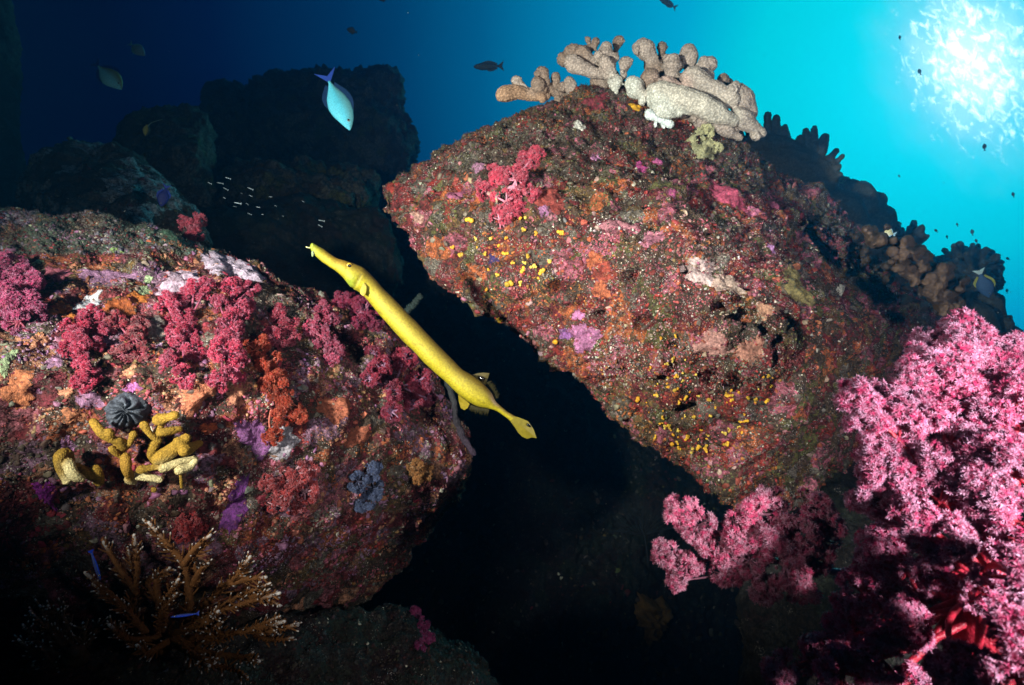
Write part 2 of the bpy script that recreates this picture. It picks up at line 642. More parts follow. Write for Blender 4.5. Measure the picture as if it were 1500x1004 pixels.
ROCKS = {}


class Rock:
    def __init__(self, V, Q, T):
        self.V, self.Q, self.T = V, Q, T
        self.N = vnormals(V, Q, T)
        polys = [tuple(map(int, f)) for f in Q] + [tuple(map(int, f)) for f in T]
        self.bvh = BVHTree.FromPolygons([tuple(v) for v in V], polys)

    def hit(self, px, py):
        d = Vector(ray(px, py))
        loc, nrm, _, dist = self.bvh.ray_cast(Vector((0, 0, 0)), d)
        if loc is None:
            loc, nrm, _, _ = self.bvh.find_nearest(d * 1.6)
        p = np.array(loc)
        n = np.array(nrm)
        k = np.linalg.norm(p) / FPX
        for a in range(10):          # mean direction of the surface round the point
            for q in (7, 14):
                v = Vector(ray(px + q * math.cos(a * 0.63), py + q * math.sin(a * 0.63)))
                l2, n2, _, d2 = self.bvh.ray_cast(Vector((0, 0, 0)), v)
                if l2 is not None and (l2 - loc).length < 45 * k:
                    n = n + np.array(n2)
        return p, n / np.linalg.norm(n)


def boulder(key, pts, mat, label, voxel=0.035, smooth=6, sub=2, amp=0.05, fine=0.012, seed=0, pits=()):
    """A boulder: the hull of measured corner points, rounded, then roughened at three scales; pits are eaten into it."""
    P = np.array([at(*p) for p in pts])
    V, F = hull(P)
    V, Q, T = evaluate(V, F, [('REMESH', dict(mode='VOXEL', voxel_size=voxel)), ('SMOOTH', dict(factor=0.5, iterations=smooth)),
                              ('SUBSURF', dict(levels=sub, render_levels=sub))])
    N = vnormals(V, Q, T)
    d = amp * (fbm(V, 2.6, 3, seed) + 0.15)
    w1, w2, _ = worley(V + 0.03 * np.stack([vnoise(V, 9, seed + 5), vnoise(V, 9, seed + 6), vnoise(V, 9, seed + 8)], 1), 7.0, seed)
    d += amp * 0.45 * (0.55 - w1)
    d += fine * fbm(V, 24, 3, seed + 20, 0.6)
    w1, w2, _ = worley(V + 0.012 * np.stack([vnoise(V, 30, seed + q) for q in (31, 32, 33)], 1), 17.0, seed + 4)
    d += fine * 1.3 * (0.55 - w1)
    w1, w2, _ = worley(V, 38.0, seed + 2)
    d += fine * 0.55 * (0.5 - w1)
    V = V + N * d[:, None]
    if len(pits):
        tmp = Rock(V, Q, T)
        for (px, py, r, depth) in pits:
            c, nn = tmp.hit(px, py)
            dv = V - c
            wob = 1 + 0.5 * vnoise(V, 60, seed + 3)
            rr_ = np.linalg.norm(dv * np.array([0.6, 1, 1.3]), axis=1) / (r * wob)
            V = V - nn[None] * (depth * np.clip(1.25 - rr_, 0, 1) ** 0.7)[:, None] * (rr_ < 1.25)[:, None]
    o = part('boulder', V, [Q, T] if len(T) else [Q], mat)
    tag(o, label, 'boulder')
    ROCKS[key] = Rock(V, Q, T)
    return o


# ------------------------------------------------------------------ seabed
gx, gy = np.meshgrid(np.concatenate([np.linspace(-160, -6, 24), np.linspace(-5.5, 6, 110), np.linspace(7, 160, 24)]),
                     np.concatenate([np.linspace(-60, -2, 10), np.linspace(-1.5, 10, 110), np.linspace(11, 190, 24)]), indexing='ij')
gP = np.stack([gx.ravel(), gy.ravel(), np.zeros(gx.size)], 1)
gz = -0.95 + 0.10 * fbm(gP, 0.8, 3, 2) + 0.05 * fbm(gP, 4, 3, 4)
gP[:, 2] = gz
nx, ny = gx.shape
i, j = np.meshgrid(np.arange(nx - 1), np.arange(ny - 1), indexing='ij')
gQ = np.stack([i * ny + j, (i + 1) * ny + j, (i + 1) * ny + j + 1, i * ny + j + 1], -1).reshape(-1, 4)
tag(part('seabed', gP, [gQ], M['rock_dim']), kind='structure')

# ------------------------------------------------------------------ boulders
boulder('left', [(-330, 335, 1.15), (-160, 322, 1.32), (0, 318, 1.45), (150, 332, 1.55), (290, 364, 1.62), (390, 404, 1.66), (470, 455, 1.68),
                 (560, 480, 1.84), (635, 555, 1.92), (690, 670, 1.92),
                 (-330, 560, 0.88), (-100, 520, 1.03), (100, 540, 1.07), (300, 540, 1.14), (430, 565, 1.32), (560, 610, 1.66),
                 (-330, 900, 1.02), (0, 900, 1.10), (200, 880, 1.18), (380, 860, 1.48), (540, 800, 1.86), (660, 745, 2.1),
                 (-200, 440, 2.6), (300, 480, 2.5), (600, 620, 2.3), (0, 1000, 2.2), (500, 950, 2.1)],
        M['rock_left'], 'rounded boulder crowded with crimson soft corals, below the dark distant rocks', voxel=0.03, smooth=9, amp=0.04, fine=0.013, seed=4,
        pits=[(300, 655, .03, .04), (440, 500, .02, .04), (160, 455, .014, .03), (205, 715, .03, .05), (120, 730, .03, .05), (330, 700, .025, .04)])

boulder('right', [(544, 296, 1.82), (556, 326, 1.74), (575, 262, 1.98), (640, 222, 2.08), (735, 198, 2.12), (800, 164, 2.10), (850, 128, 2.02),
                  (930, 140, 2.0), (1010, 180, 2.0), (1075, 215, 2.0), (1150, 262, 2.2), (1270, 345, 2.4), (1400, 470, 2.6),
                  (606, 378, 1.66), (700, 444, 1.60), (800, 516, 1.57), (900, 588, 1.54), (1000, 680, 1.50), (1070, 745, 1.48),
                  (640, 300, 1.66), (760, 290, 1.60), (870, 310, 1.50), (1000, 372, 1.38), (1110, 470, 1.28), (1150, 440, 1.38), (1150, 560, 1.34), (1115, 640, 1.40), (1270, 720, 2.4), (1300, 580, 2.4),
                  (760, 330, 3.0), (1000, 430, 3.4), (1300, 540, 3.2), (1150, 720, 2.2)],
        M['rock_right'], 'huge tilted reef rock with pale stony corals along its top', voxel=0.028, smooth=4, amp=0.05, fine=0.017, seed=17,
        pits=[(860, 316, .018, .06), (1057, 450, .016, .07), (1095, 460, .022, .08), (1080, 558, .022, .08), (1040, 553, .020, .07), (1120, 483, .016, .05),
              (1005, 395, .015, .06), (880, 465, .022, .05), (1100, 415, .014, .06), (1145, 500, .016, .05), (985, 500, .018, .05), (905, 545, .016, .05),
              (970, 560, .018, .05), (1200, 470, .04, .08), (760, 460, .016, .04), (925, 405, .016, .05), (1010, 600, .02, .05), (820, 420, .018, .04), (940, 470, .02, .05)])

boulder('slope', [(1020, 250, 2.7), (1120, 232, 2.95), (1230, 262, 3.15), (1300, 310, 3.3), (1390, 405, 3.5), (1450, 470, 3.55), (1560, 560, 3.6), (1700, 700, 3.6),
                  (1150, 420, 2.3), (1300, 520, 2.2), (1500, 640, 2.4), (1700, 900, 2.4), (1300, 800, 2.6), (1200, 420, 4.2), (1500, 600, 4.6)],
        M['rock_dim'], 'dim reef slope falling away to the right behind the huge tilted rock', voxel=0.05, smooth=5, amp=0.06, fine=0.016, seed=31)
boulder('dome', [(20, 262, 2.7), (60, 222, 2.8), (110, 200, 2.9), (170, 208, 2.9), (230, 245, 2.9), (285, 300, 2.9), (300, 360, 2.8), (0, 360, 2.6),
                 (100, 330, 2.45), (200, 330, 2.5), (60, 330, 3.6), (240, 340, 3.6), (150, 240, 3.5)],
        M['rock_spot'], 'dim dome shaped boulder blotched with pale patches, behind the rounded boulder', voxel=0.05, smooth=4, sub=2, amp=0.05, fine=0.014, seed=41)
boulder('block', [(185, 168, 4.2), (250, 152, 4.3), (305, 158, 4.3), (318, 235, 4.3), (300, 330, 4.0), (170, 300, 4.0), (200, 250, 3.8), (290, 220, 3.85),
                  (200, 200, 5.2), (300, 200, 5.2), (250, 330, 5.0)],
        M['rock_dim'], 'small dark blocky rock just above the pale blotched dome', voxel=0.07, smooth=3, sub=2, amp=0.06, fine=0.02, seed=47)
boulder('far', [(300, 128, 7.4), (400, 112, 7.2), (490, 103, 7.0), (560, 96, 7.0), (586, 110, 7.1), (594, 160, 7.1), (604, 245, 7.0), (600, 330, 7.0),
                (300, 330, 7.0), (430, 200, 6.4), (560, 200, 6.5), (320, 180, 9.5), (560, 170, 9.5), (600, 330, 9), (300, 330, 9)],
        M['rock_dim'], 'large far rectangular rock fading into blue water at upper left', voxel=0.11, smooth=3, sub=2, amp=0.14, fine=0.04, seed=53)
boulder('low', [(330, 250, 4.6), (390, 224, 4.7), (440, 222, 4.8), (500, 236, 4.8), (545, 250, 4.9), (560, 340, 4.6), (320, 340, 4.3), (430, 280, 4.1),
                (520, 290, 4.3), (400, 300, 5.8), (540, 300, 5.8)],
        M['rock_dim'], 'low dark rock under the diving silvery fish', voxel=0.07, smooth=3, sub=2, amp=0.09, fine=0.025, seed=59)
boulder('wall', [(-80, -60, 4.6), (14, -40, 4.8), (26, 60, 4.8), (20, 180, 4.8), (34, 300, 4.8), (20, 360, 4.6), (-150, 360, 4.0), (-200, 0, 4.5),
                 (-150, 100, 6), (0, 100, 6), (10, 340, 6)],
        M['rock_shade_tone'], 'black rock wall at the far left edge', voxel=0.1, smooth=4, sub=2, amp=0.03, fine=0.016, seed=61)
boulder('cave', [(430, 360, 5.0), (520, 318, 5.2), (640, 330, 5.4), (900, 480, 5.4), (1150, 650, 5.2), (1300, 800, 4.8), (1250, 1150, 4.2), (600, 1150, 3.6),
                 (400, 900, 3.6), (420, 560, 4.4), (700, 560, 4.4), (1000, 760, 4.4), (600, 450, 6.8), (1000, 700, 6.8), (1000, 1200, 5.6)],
        M['rock_shade_tone'], 'dark boulder deep in the gap behind the yellow trumpetfish', voxel=0.06, smooth=4, sub=2, amp=0.07, fine=0.02, seed=67)
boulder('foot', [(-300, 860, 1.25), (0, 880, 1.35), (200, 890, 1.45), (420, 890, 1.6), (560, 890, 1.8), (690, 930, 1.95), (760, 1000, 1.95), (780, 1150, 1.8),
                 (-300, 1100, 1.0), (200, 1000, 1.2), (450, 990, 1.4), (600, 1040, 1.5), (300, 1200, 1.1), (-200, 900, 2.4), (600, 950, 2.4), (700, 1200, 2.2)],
        M['rock_shade_tone'], 'shadowed rubble covered rock at the bottom, under the brown branching coral', voxel=0.035, smooth=4, sub=2, amp=0.06, fine=0.014, seed=71)
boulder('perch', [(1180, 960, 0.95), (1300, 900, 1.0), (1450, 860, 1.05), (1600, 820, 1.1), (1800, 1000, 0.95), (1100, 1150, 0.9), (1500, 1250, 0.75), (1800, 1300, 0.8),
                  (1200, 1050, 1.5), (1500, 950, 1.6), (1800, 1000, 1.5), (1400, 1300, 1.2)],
        M['rock_shade_tone'], 'shadowed rock carrying the big pink soft coral', voxel=0.035, smooth=4, sub=2, amp=0.04, fine=0.012, seed=73)

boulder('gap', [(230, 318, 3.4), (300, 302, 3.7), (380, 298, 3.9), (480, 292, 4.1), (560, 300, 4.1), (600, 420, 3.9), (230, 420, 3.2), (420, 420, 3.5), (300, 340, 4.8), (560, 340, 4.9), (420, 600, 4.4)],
        M['rock_shade_tone'], 'dark boulder under the silvery school, behind the trumpetfish snout', voxel=0.06, smooth=4, sub=2, amp=0.05, fine=0.016, seed=81)
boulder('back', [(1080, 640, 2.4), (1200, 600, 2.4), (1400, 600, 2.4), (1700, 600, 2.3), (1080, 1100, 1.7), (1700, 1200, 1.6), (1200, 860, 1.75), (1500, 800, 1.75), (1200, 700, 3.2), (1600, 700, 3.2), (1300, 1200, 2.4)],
        M['rock_shade_tone'], 'black shadowed boulder behind the pink soft corals', voxel=0.05, smooth=4, sub=2, amp=0.06, fine=0.016, seed=83)

#@GROWTH
# ------------------------------------------------------------------ growth on the rocks
def on(key, px, py, lift=0.0, toward=0.0):
    p, n = ROCKS[key].hit(px, py)
    return p + n * lift - toward * p / np.linalg.norm(p), n


def jitter_tpl(seed, seg=7, ring=4):
    V, T, Q = sphere_tpl(seg, ring)
    r = np.random.default_rng(seed)
    V = V * (1 + 0.28 * (r.random((len(V), 1)) - 0.5) * 2)
    return V, T, Q


def tuft_tpl(seed, n=6):
    r = np.random.default_rng(seed)
    V, T = [], []
    for k in range(n):
        a, le, tl = r.uniform(0, 6.28), r.uniform(0.8, 1.5), r.uniform(0.2, 0.9)
        d = np.array([math.cos(a) * tl, math.sin(a) * tl, 1.0]); d /= np.linalg.norm(d)
        s = np.array([-math.sin(a), math.cos(a), 0]) * 0.14
        w = np.cross(s, d) * 0.9
        b = np.array([math.cos(a), math.sin(a), 0]) * 0.22
        o = len(V)
        V += [b + s, b - s, b + w, b + d * le]
        T += [[o, o + 1, o + 3], [o + 1, o + 2, o + 3], [o + 2, o, o + 3]]
    return np.array(V), np.array(T), np.zeros((0, 4), int)


def flake_tpl(seed, seg=8):
    r = np.random.default_rng(seed)
    rad = 1 + 0.35 * (r.random(seg) - 0.5) * 2
    a = np.arange(seg) * 2 * math.pi / seg
    rim = np.stack([np.cos(a) * rad, np.sin(a) * rad, 0.18 + 0.12 * r.random(seg)], 1)
    V = np.vstack([[[0, 0, 0.28]], rim * [0.6, 0.6, 1.4], rim, rim * [0.9, 0.9, -1.5]])
    js = np.arange(seg); jn = (js + 1) % seg
    T = np.stack([np.zeros(seg, int), 1 + js, 1 + jn], 1)
    Q = np.vstack([np.stack([1 + k * seg + js, 1 + (k + 1) * seg + js, 1 + (k + 1) * seg + jn, 1 + k * seg + jn], 1) for k in (0, 1)])
    return V, T, Q


NOD = [jitter_tpl(s) for s in range(4)]
TUF = [tuft_tpl(s) for s in range(5)]
FLK = [flake_tpl(s) for s in range(4)]


def sample_rock(key, n, box=(-60, -60, 1560, 1060), per_pixel=True):
    """Random points on the side of a rock that faces the viewer's side, evenly dense as seen."""
    rk = ROCKS[key]
    F = np.vstack([rk.Q[:, [0, 1, 2]], rk.Q[:, [0, 2, 3]]])
    A, B, C = (rk.V[F[:, i]] for i in range(3))
    c = (A + B + C) / 3
    nn = np.cross(B - A, C - A)
    area = np.linalg.norm(nn, axis=1) / 2
    nn /= np.linalg.norm(nn, axis=1)[:, None] + 1e-12
    dist = np.linalg.norm(c, axis=1)
    facing = -(nn * c).sum(1) / dist
    px, py, _ = project(c)
    ok = (facing > -0.25) & (px > box[0]) & (px < box[2]) & (py > box[1]) & (py < box[3])
    w = area * ok / dist ** 2 * np.clip(facing + 0.35, 0.1, 1)
    idx = rng.choice(len(F), n, p=w / w.sum())
    u, v = rng.random(n), rng.random(n)
    s = u + v > 1
    u[s], v[s] = 1 - u[s], 1 - v[s]
    P = A[idx] + u[:, None] * (B[idx] - A[idx]) + v[:, None] * (C[idx] - A[idx])
    return P, nn[idx]


def project(P):
    x = P[:, 0]; y = P[:, 1] * CP + P[:, 2] * SP; z = -P[:, 1] * SP + P[:, 2] * CP
    return 750 + FPX * x / y, 502 - FPX * z / y, y


def growth(key, name, label, n, palette, size=(0.8, 3.2), box=(-60, -60, 1560, 1060), cellf=30, seed=0, stray=0.10, mix_=(0.16, 0.40)):
    P, N = sample_rock(key, n, box)
    d = np.linalg.norm(P, axis=1)
    _, _, cid = worley(P + 0.02 * np.stack([vnoise(P, 40, seed + q) for q in range(3)], 1), cellf, seed + 3)
    pick = (cid * len(palette) * 0.9999).astype(int)
    st = rng.random(n) < stray
    pick[st] = rng.integers(0, len(palette), st.sum())
    col = np.array(palette)[pick] * rng.uniform(0.55, 1.35, (n, 1)) * (1 + 0.12 * rng.standard_normal((n, 3)))
    col = col * 0.72 + np.array([0.06, 0.035, 0.025]) * 0.28
    pale = rng.random(n) < 0.055
    col[pale] = np.array(CREAM) * rng.uniform(0.6, 1.2, (pale.sum(), 1))
    col = np.clip(col, 0.004, 0.8)
    sz = np.exp(rng.uniform(math.log(size[0]), math.log(size[1]), n)) * d / FPX
    sz[pale] *= 0.6
    kindv = rng.random(n) + 0.5 * (vnoise(P, 14, seed + 9))
    tilt = N + 0.45 * rng.standard_normal((n, 3))
    rot = frames(tilt)
    b = Bag()
    for tpl, lo, hi, zs in ((NOD, -9, mix_[0], 0.75), (FLK, mix_[0], mix_[1], 0.9), (TUF, mix_[1], 9, 1.3)):
        sel = np.where((kindv >= lo) & (kindv < hi))[0]
        for k, t in enumerate(tpl):
            s = sel[k::len(tpl)]
            sc = np.stack([sz[s] * rng.uniform(0.7, 1.3, len(s)), sz[s] * rng.uniform(0.7, 1.3, len(s)), sz[s] * zs * rng.uniform(0.6, 1.4, len(s))], 1)
            b.scatter(*t, P[s] - N[s] * sz[s][:, None] * 0.15, rot[s], sc, col[s])
    o = b.build(name, M['growth'])
    return tag(o, label, 'reef growth', kind='stuff')


PAL_L = [MAROON, PINK, BROWN, ORANGE, MAUVE, BROWN, PEACH, MAROON, OCHRE, RED, BROWN, (0.12, 0.02, 0.03), MAROON, GREYBR, (0.3, 0.05, 0.06)]
PAL_R = [BROWN, BROWN, MAROON, GREYBR, OCHRE, BROWN, (0.32, 0.10, 0.11), RED, OLIVE, (0.30, 0.08, 0.03), (0.05, 0.03, 0.02), BROWN, MAROON, (0.24, 0.15, 0.12)]
PAL_D = [BROWN, GREYBR, OLIVE, BROWN, (0.10, 0.09, 0.08), MAROON, BROWN]
growth('left', 'turf_undergrowth', 'mixed crust of turf, sponge and coralline specks over the rounded boulder', 44000, PAL_L, (0.7, 3.0), (-40, 280, 740, 860), 17, 1)
growth('right', 'turf_undergrowth', 'mixed brown and red turf crust over the huge tilted rock', 52000, PAL_R, (0.7, 2.8), (520, 90, 1400, 780), 16, 2)
growth('right', 'turf_undergrowth', 'pale pink and cream crust grains over the brightest face of the tilted rock', 7000, [CREAM, PINK, (0.55, 0.36, 0.32), (0.5, 0.3, 0.27), (0.45, 0.2, 0.2), (0.6, 0.5, 0.42)], (0.7, 2.4), (860, 320, 1150, 570), 14, 12, 0.2)
growth('left', 'turf_undergrowth', 'grey green turf with lavender grains along the top of the rounded boulder', 12000, [(0.05, 0.085, 0.06), (0.09, 0.10, 0.08), (0.20, 0.17, 0.19), (0.05, 0.07, 0.05), (0.10, 0.08, 0.06), (0.26, 0.20, 0.25)], (0.8, 3.0), (-40, 285, 440, 372), 15, 14, 0.15)
growth('right', 'turf_undergrowth', 'blackish olive turf with pale grains over the upper left of the tilted rock', 16000, [(0.022, 0.022, 0.014), (0.035, 0.028, 0.018), (0.05, 0.045, 0.03), (0.07, 0.05, 0.035), (0.09, 0.03, 0.03)], (0.8, 3.0), (540, 120, 1140, 262), 13, 15, 0.15)
growth('left', 'sponge_undergrowth', 'small sponge and tunicate lumps crowding the rounded boulder', 900, [(0.36, 0.10, 0.05), MAROON, (0.3, 0.02, 0.04), (0.42, 0.17, 0.09), BROWN, (0.30, 0.12, 0.2), GREYBR], (2.5, 6.0), (-40, 360, 700, 800), 12, 21, 0.2, (0.2, 0.95))
growth('right', 'sponge_undergrowth', 'small sponge and tunicate lumps crowding the tilted rock face', 1100, [(0.34, 0.07, 0.03), MAROON, (0.3, 0.03, 0.03), BROWN, (0.36, 0.12, 0.14), GREYBR, (0.06, 0.03, 0.02), (0.4, 0.26, 0.2)], (2.5, 5.5), (600, 230, 1240, 740), 12, 22, 0.2, (0.2, 0.95))
growth('right', 'turf_undergrowth', 'red and orange crust over the lower middle of the tilted rock', 15000, [(0.36, 0.07, 0.025), (0.30, 0.022, 0.018), (0.40, 0.13, 0.03), MAROON, (0.34, 0.10, 0.10), BROWN, (0.30, 0.05, 0.05)], (0.8, 3.0), (700, 340, 1150, 720), 15, 18, 0.1)
growth('slope', 'turf_undergrowth', 'dim turf crust over the reef slope behind', 5000, PAL_D, (1.0, 5.0), (1000, 150, 1560, 800), 10, 3)
growth('foot', 'turf_undergrowth', 'rubble and turf crust toned dark for shade on the bottom rock', 12000, [tuple(np.array(c) * 0.25) for c in PAL_D] + [(0.02, 0.04, 0.04)], (0.8, 3.6), (-40, 700, 820, 1060), 14, 4)  # palette scaled down, so the shade at the bottom sits in the crust colour
growth('cave', 'turf_undergrowth', 'black shadowed crust on the boulder in the gap', 3000, PAL_D, (1.0, 5.0), (400, 320, 1200, 1040), 10, 5)
growth('dome', 'turf_undergrowth', 'dim crust over the pale blotched dome', 1800, PAL_D, (0.8, 3.5), (-40, 150, 340, 400), 12, 6)


# -------- encrusting patches that stand out one by one
def patch(key, px, py, rx, ry, col, label, cat='sponge', ang=0.0, thick=5.0, name='encrusting_sponge', seed=None, lumps=0.5, radial=0, col2=None, group=None):
    """A crust that follows the rock: rings cast on to its surface, swollen in the middle, ragged at the rim."""
    s = int(px * 7 + py) if seed is None else seed
    r = np.random.default_rng(s)
    p, n = ROCKS[key].hit(px, py)
    d = p.dot([0, CP, SP])
    k = d / FPX
    right, up = np.array([1.0, 0, 0]), np.array([0, -SP, CP])
    u = right - n * n.dot(right); u /= np.linalg.norm(u)
    v = np.cross(n, u)
    if v.dot(up) < 0: v = -v
    stretch_v = min(1.5, 1 / max(0.5, abs(v.dot(up))))
    ca, sa = math.cos(ang), math.sin(ang)
    nr, ns = 12, 88
    th = np.arange(ns) * 2 * math.pi / ns
    rim = 1 + 0.20 * np.sin(2 * th + r.uniform(0, 6)) * r.uniform(0.3, 1) + 0.16 * np.sin(3 * th + r.uniform(0, 6)) + 0.12 * np.sin(5 * th + r.uniform(0, 6)) + 0.06 * np.sin(9 * th + r.uniform(0, 6)) + 0.05 * np.sin(14 * th + r.uniform(0, 6)) + 0.05 * np.sin(23 * th + r.uniform(0, 6)) + 0.045 * np.sin(37 * th + r.uniform(0, 6))
    if radial: rim = 1 + 0.25 * (rim - 1)
    V, H = [], []
    bvh = ROCKS[key].bvh
    for i in range(nr + 1):
        q = i / nr
        for j in range(ns if i else 1):
            a, b = math.cos(th[j]) * q * rim[j] * rx, math.sin(th[j]) * q * rim[j] * ry
            a, b = a * ca - b * sa, a * sa + b * ca
            w = p + u * a * k + v * b * k * stretch_v
            loc, nn, _, _ = bvh.ray_cast(Vector(w + n * 0.08), Vector(-n), 0.2)
            w = np.array(loc) if loc is not None else w
            h = (1 - q ** 4.0) * thick * k * (1.0 + 0.0 * q) - (0.004 if q > 0.95 else 0)
            if radial:
                h *= 0.6 + 0.65 * abs(math.sin(radial * th[j] + 2.2 * math.sin(3 * q + th[j]))) * (1 if q > 0.15 else 0.3)
            V.append(w + n * h); H.append(q)
    V = np.array(V); H = np.array(H)
    V += n * ((lumps * thick * k) * fbm(V, 0.22 / k, 3, s % 97) * (1 - H ** 4))[:, None]
    js = np.arange(ns); jn = (js + 1) % ns
    T = np.stack([np.zeros(ns, int), 1 + js, 1 + jn], 1)
    Q = np.vstack([np.stack([1 + m * ns + js, 1 + (m + 1) * ns + js, 1 + (m + 1) * ns + jn, 1 + m * ns + jn], 1) for m in range(nr - 1)])
    f = 0.5 + 0.5 * np.clip(fbm(V, 0.13 / k, 4, s % 89, 0.75) * 1.3, -1, 1)
    c2 = np.array(col2) if col2 is not None else np.array(col) * 0.55
    C = np.array(col)[None] * f[:, None] + c2[None] * (1 - f[:, None])
    o = part(name, V, [T, Q], M['crust'], None, C)
    return tag(o, label, cat, group)


WHITE, TEALW = (0.75, 0.72, 0.74), (0.42, 0.48, 0.50)
LP = [  # on the rounded boulder
    (270, 412, 33, 27, (0.52, 0.36, 0.44), 'rounded pale mauve sponge crust above the two tall crimson soft corals', 0.2),
    (338, 391, 50, 26, (0.50, 0.38, 0.46), 'long pale lilac sponge crust draped over the boulder top beside the rounded one', -0.25),
    (131, 446, 12, 20, WHITE, 'small bright white sponge patch above a crimson soft coral', 0),
    (152, 405, 30, 15, MAUVE, 'mauve crust left of the pale mauve sponge', 0.1),
    (85, 402, 20, 13, PINK, 'dull pink crust above the orange sponge blob', 0),
    (88, 452, 14, 13, (0.55, 0.13, 0.02), 'vivid orange sponge blob left of the white patch', 0),
    (104, 470, 10, 9, (0.50, 0.16, 0.03), 'tiny orange sponge beside the vivid orange blob', 0),
    (178, 455, 20, 26, (0.30, 0.07, 0.015), 'rust brown sponge right of the white patch', 0),
    (203, 437, 12, 12, (0.48, 0.14, 0.02), 'orange sponge under the pale green specks', 0),
    (211, 428, 7, 8, SAGE, 'small pale green sponge speck beside the pale mauve sponge', 0),
    (217, 409, 6, 6, SAGE, 'pale green speck touching the left rim of the pale mauve sponge', 0),
    (170, 366, 9, 5, (0.25, 0.36, 0.12), 'pale green spot high on the boulder top', 0.2),
    (54, 384, 7, 6, SAGE, 'pale green fleck near the lilac soft coral at the edge', 0),
    (16, 520, 7, 9, SAGE, 'pale green lump under the lilac soft coral', 0),
    (6, 535, 8, 16, SAGE, 'pale green sponge cut by the frame edge', 0),
    (28, 572, 20, 28, (0.52, 0.17, 0.07), 'tall peach orange sponge crust near the left edge', 0),
    (57, 500, 11, 11, PEACH, 'peach knob between crimson corals near the left edge', 0),
    (97, 575, 9, 9, PEACH, 'peach spot beneath the spreading crimson coral', 0),
    (108, 612, 15, 15, (0.50, 0.18, 0.08), 'peach orange sponge with dark pores left of the grey cup coral', 0),
    (190, 546, 11, 10, PEACH, 'peach knob above the magenta disc', 0),
    (194, 568, 11, 8, (0.46, 0.14, 0.36), 'magenta pink disc just above the grey cup coral', 0),
    (232, 508, 6, 6, (0.5, 0.3, 0.45), 'small lilac bead left of the tall crimson coral', 0),
    (80, 530, 12, 10, MAUVE, 'mauve lump left of the spreading crimson coral', 0),
    (130, 585, 13, 20, MAUVE, 'mauve crust left of the grey cup coral', 0.3),
    (97, 652, 10, 13, (0.40, 0.18, 0.34), 'mauve knob above the left mustard coral', 0),
    (68, 722, 11, 24, (0.27, 0.02, 0.26), 'violet purple sponge tongue below the left mustard coral', 0),
    (295, 582, 36, 17, (0.50, 0.16, 0.08), 'broad salmon orange crust right of the grey cup coral', 0.2),
    (345, 580, 17, 15, (0.46, 0.18, 0.10), 'peach crust at the foot of the rightmost tall crimson coral', 0),
    (305, 630, 13, 9, (0.46, 0.09, 0.03), 'orange red sponge right of the mustard coral', 0),
    (372, 640, 22, 34, (0.24, 0.08, 0.22), 'purple crust under the orange red soft coral', 0.5),
    (345, 740, 17, 40, (0.15, 0.03, 0.17), 'dark purple crust left of the bright red starry soft coral', -0.3),
    (415, 648, 24, 26, (0.32, 0.28, 0.30), 'grey white speckled crust beside the orange red soft coral', 0.2),
    (490, 600, 26, 18, (0.36, 0.10, 0.05), 'rust orange crust under the maroon soft corals', 0),
    (520, 640, 30, 14, (0.30, 0.08, 0.04), 'dull rust crust low on the right end of the boulder', 0.2),
    (228, 478, 18, 24, (0.22, 0.18, 0.16), 'grey brown speckled crust left of the tall crimson soft coral', -0.4),
    (255, 350, 26, 10, (0.05, 0.10, 0.06), 'dark green turf patch on the boulder top', -0.2),
]
for (x, y, rx, ry, c, lb, an) in LP:
    patch('left', x, y, rx, ry, c, lb, 'sponge', an, thick=1.9 if max(rx, ry) < 25 else 2.6)
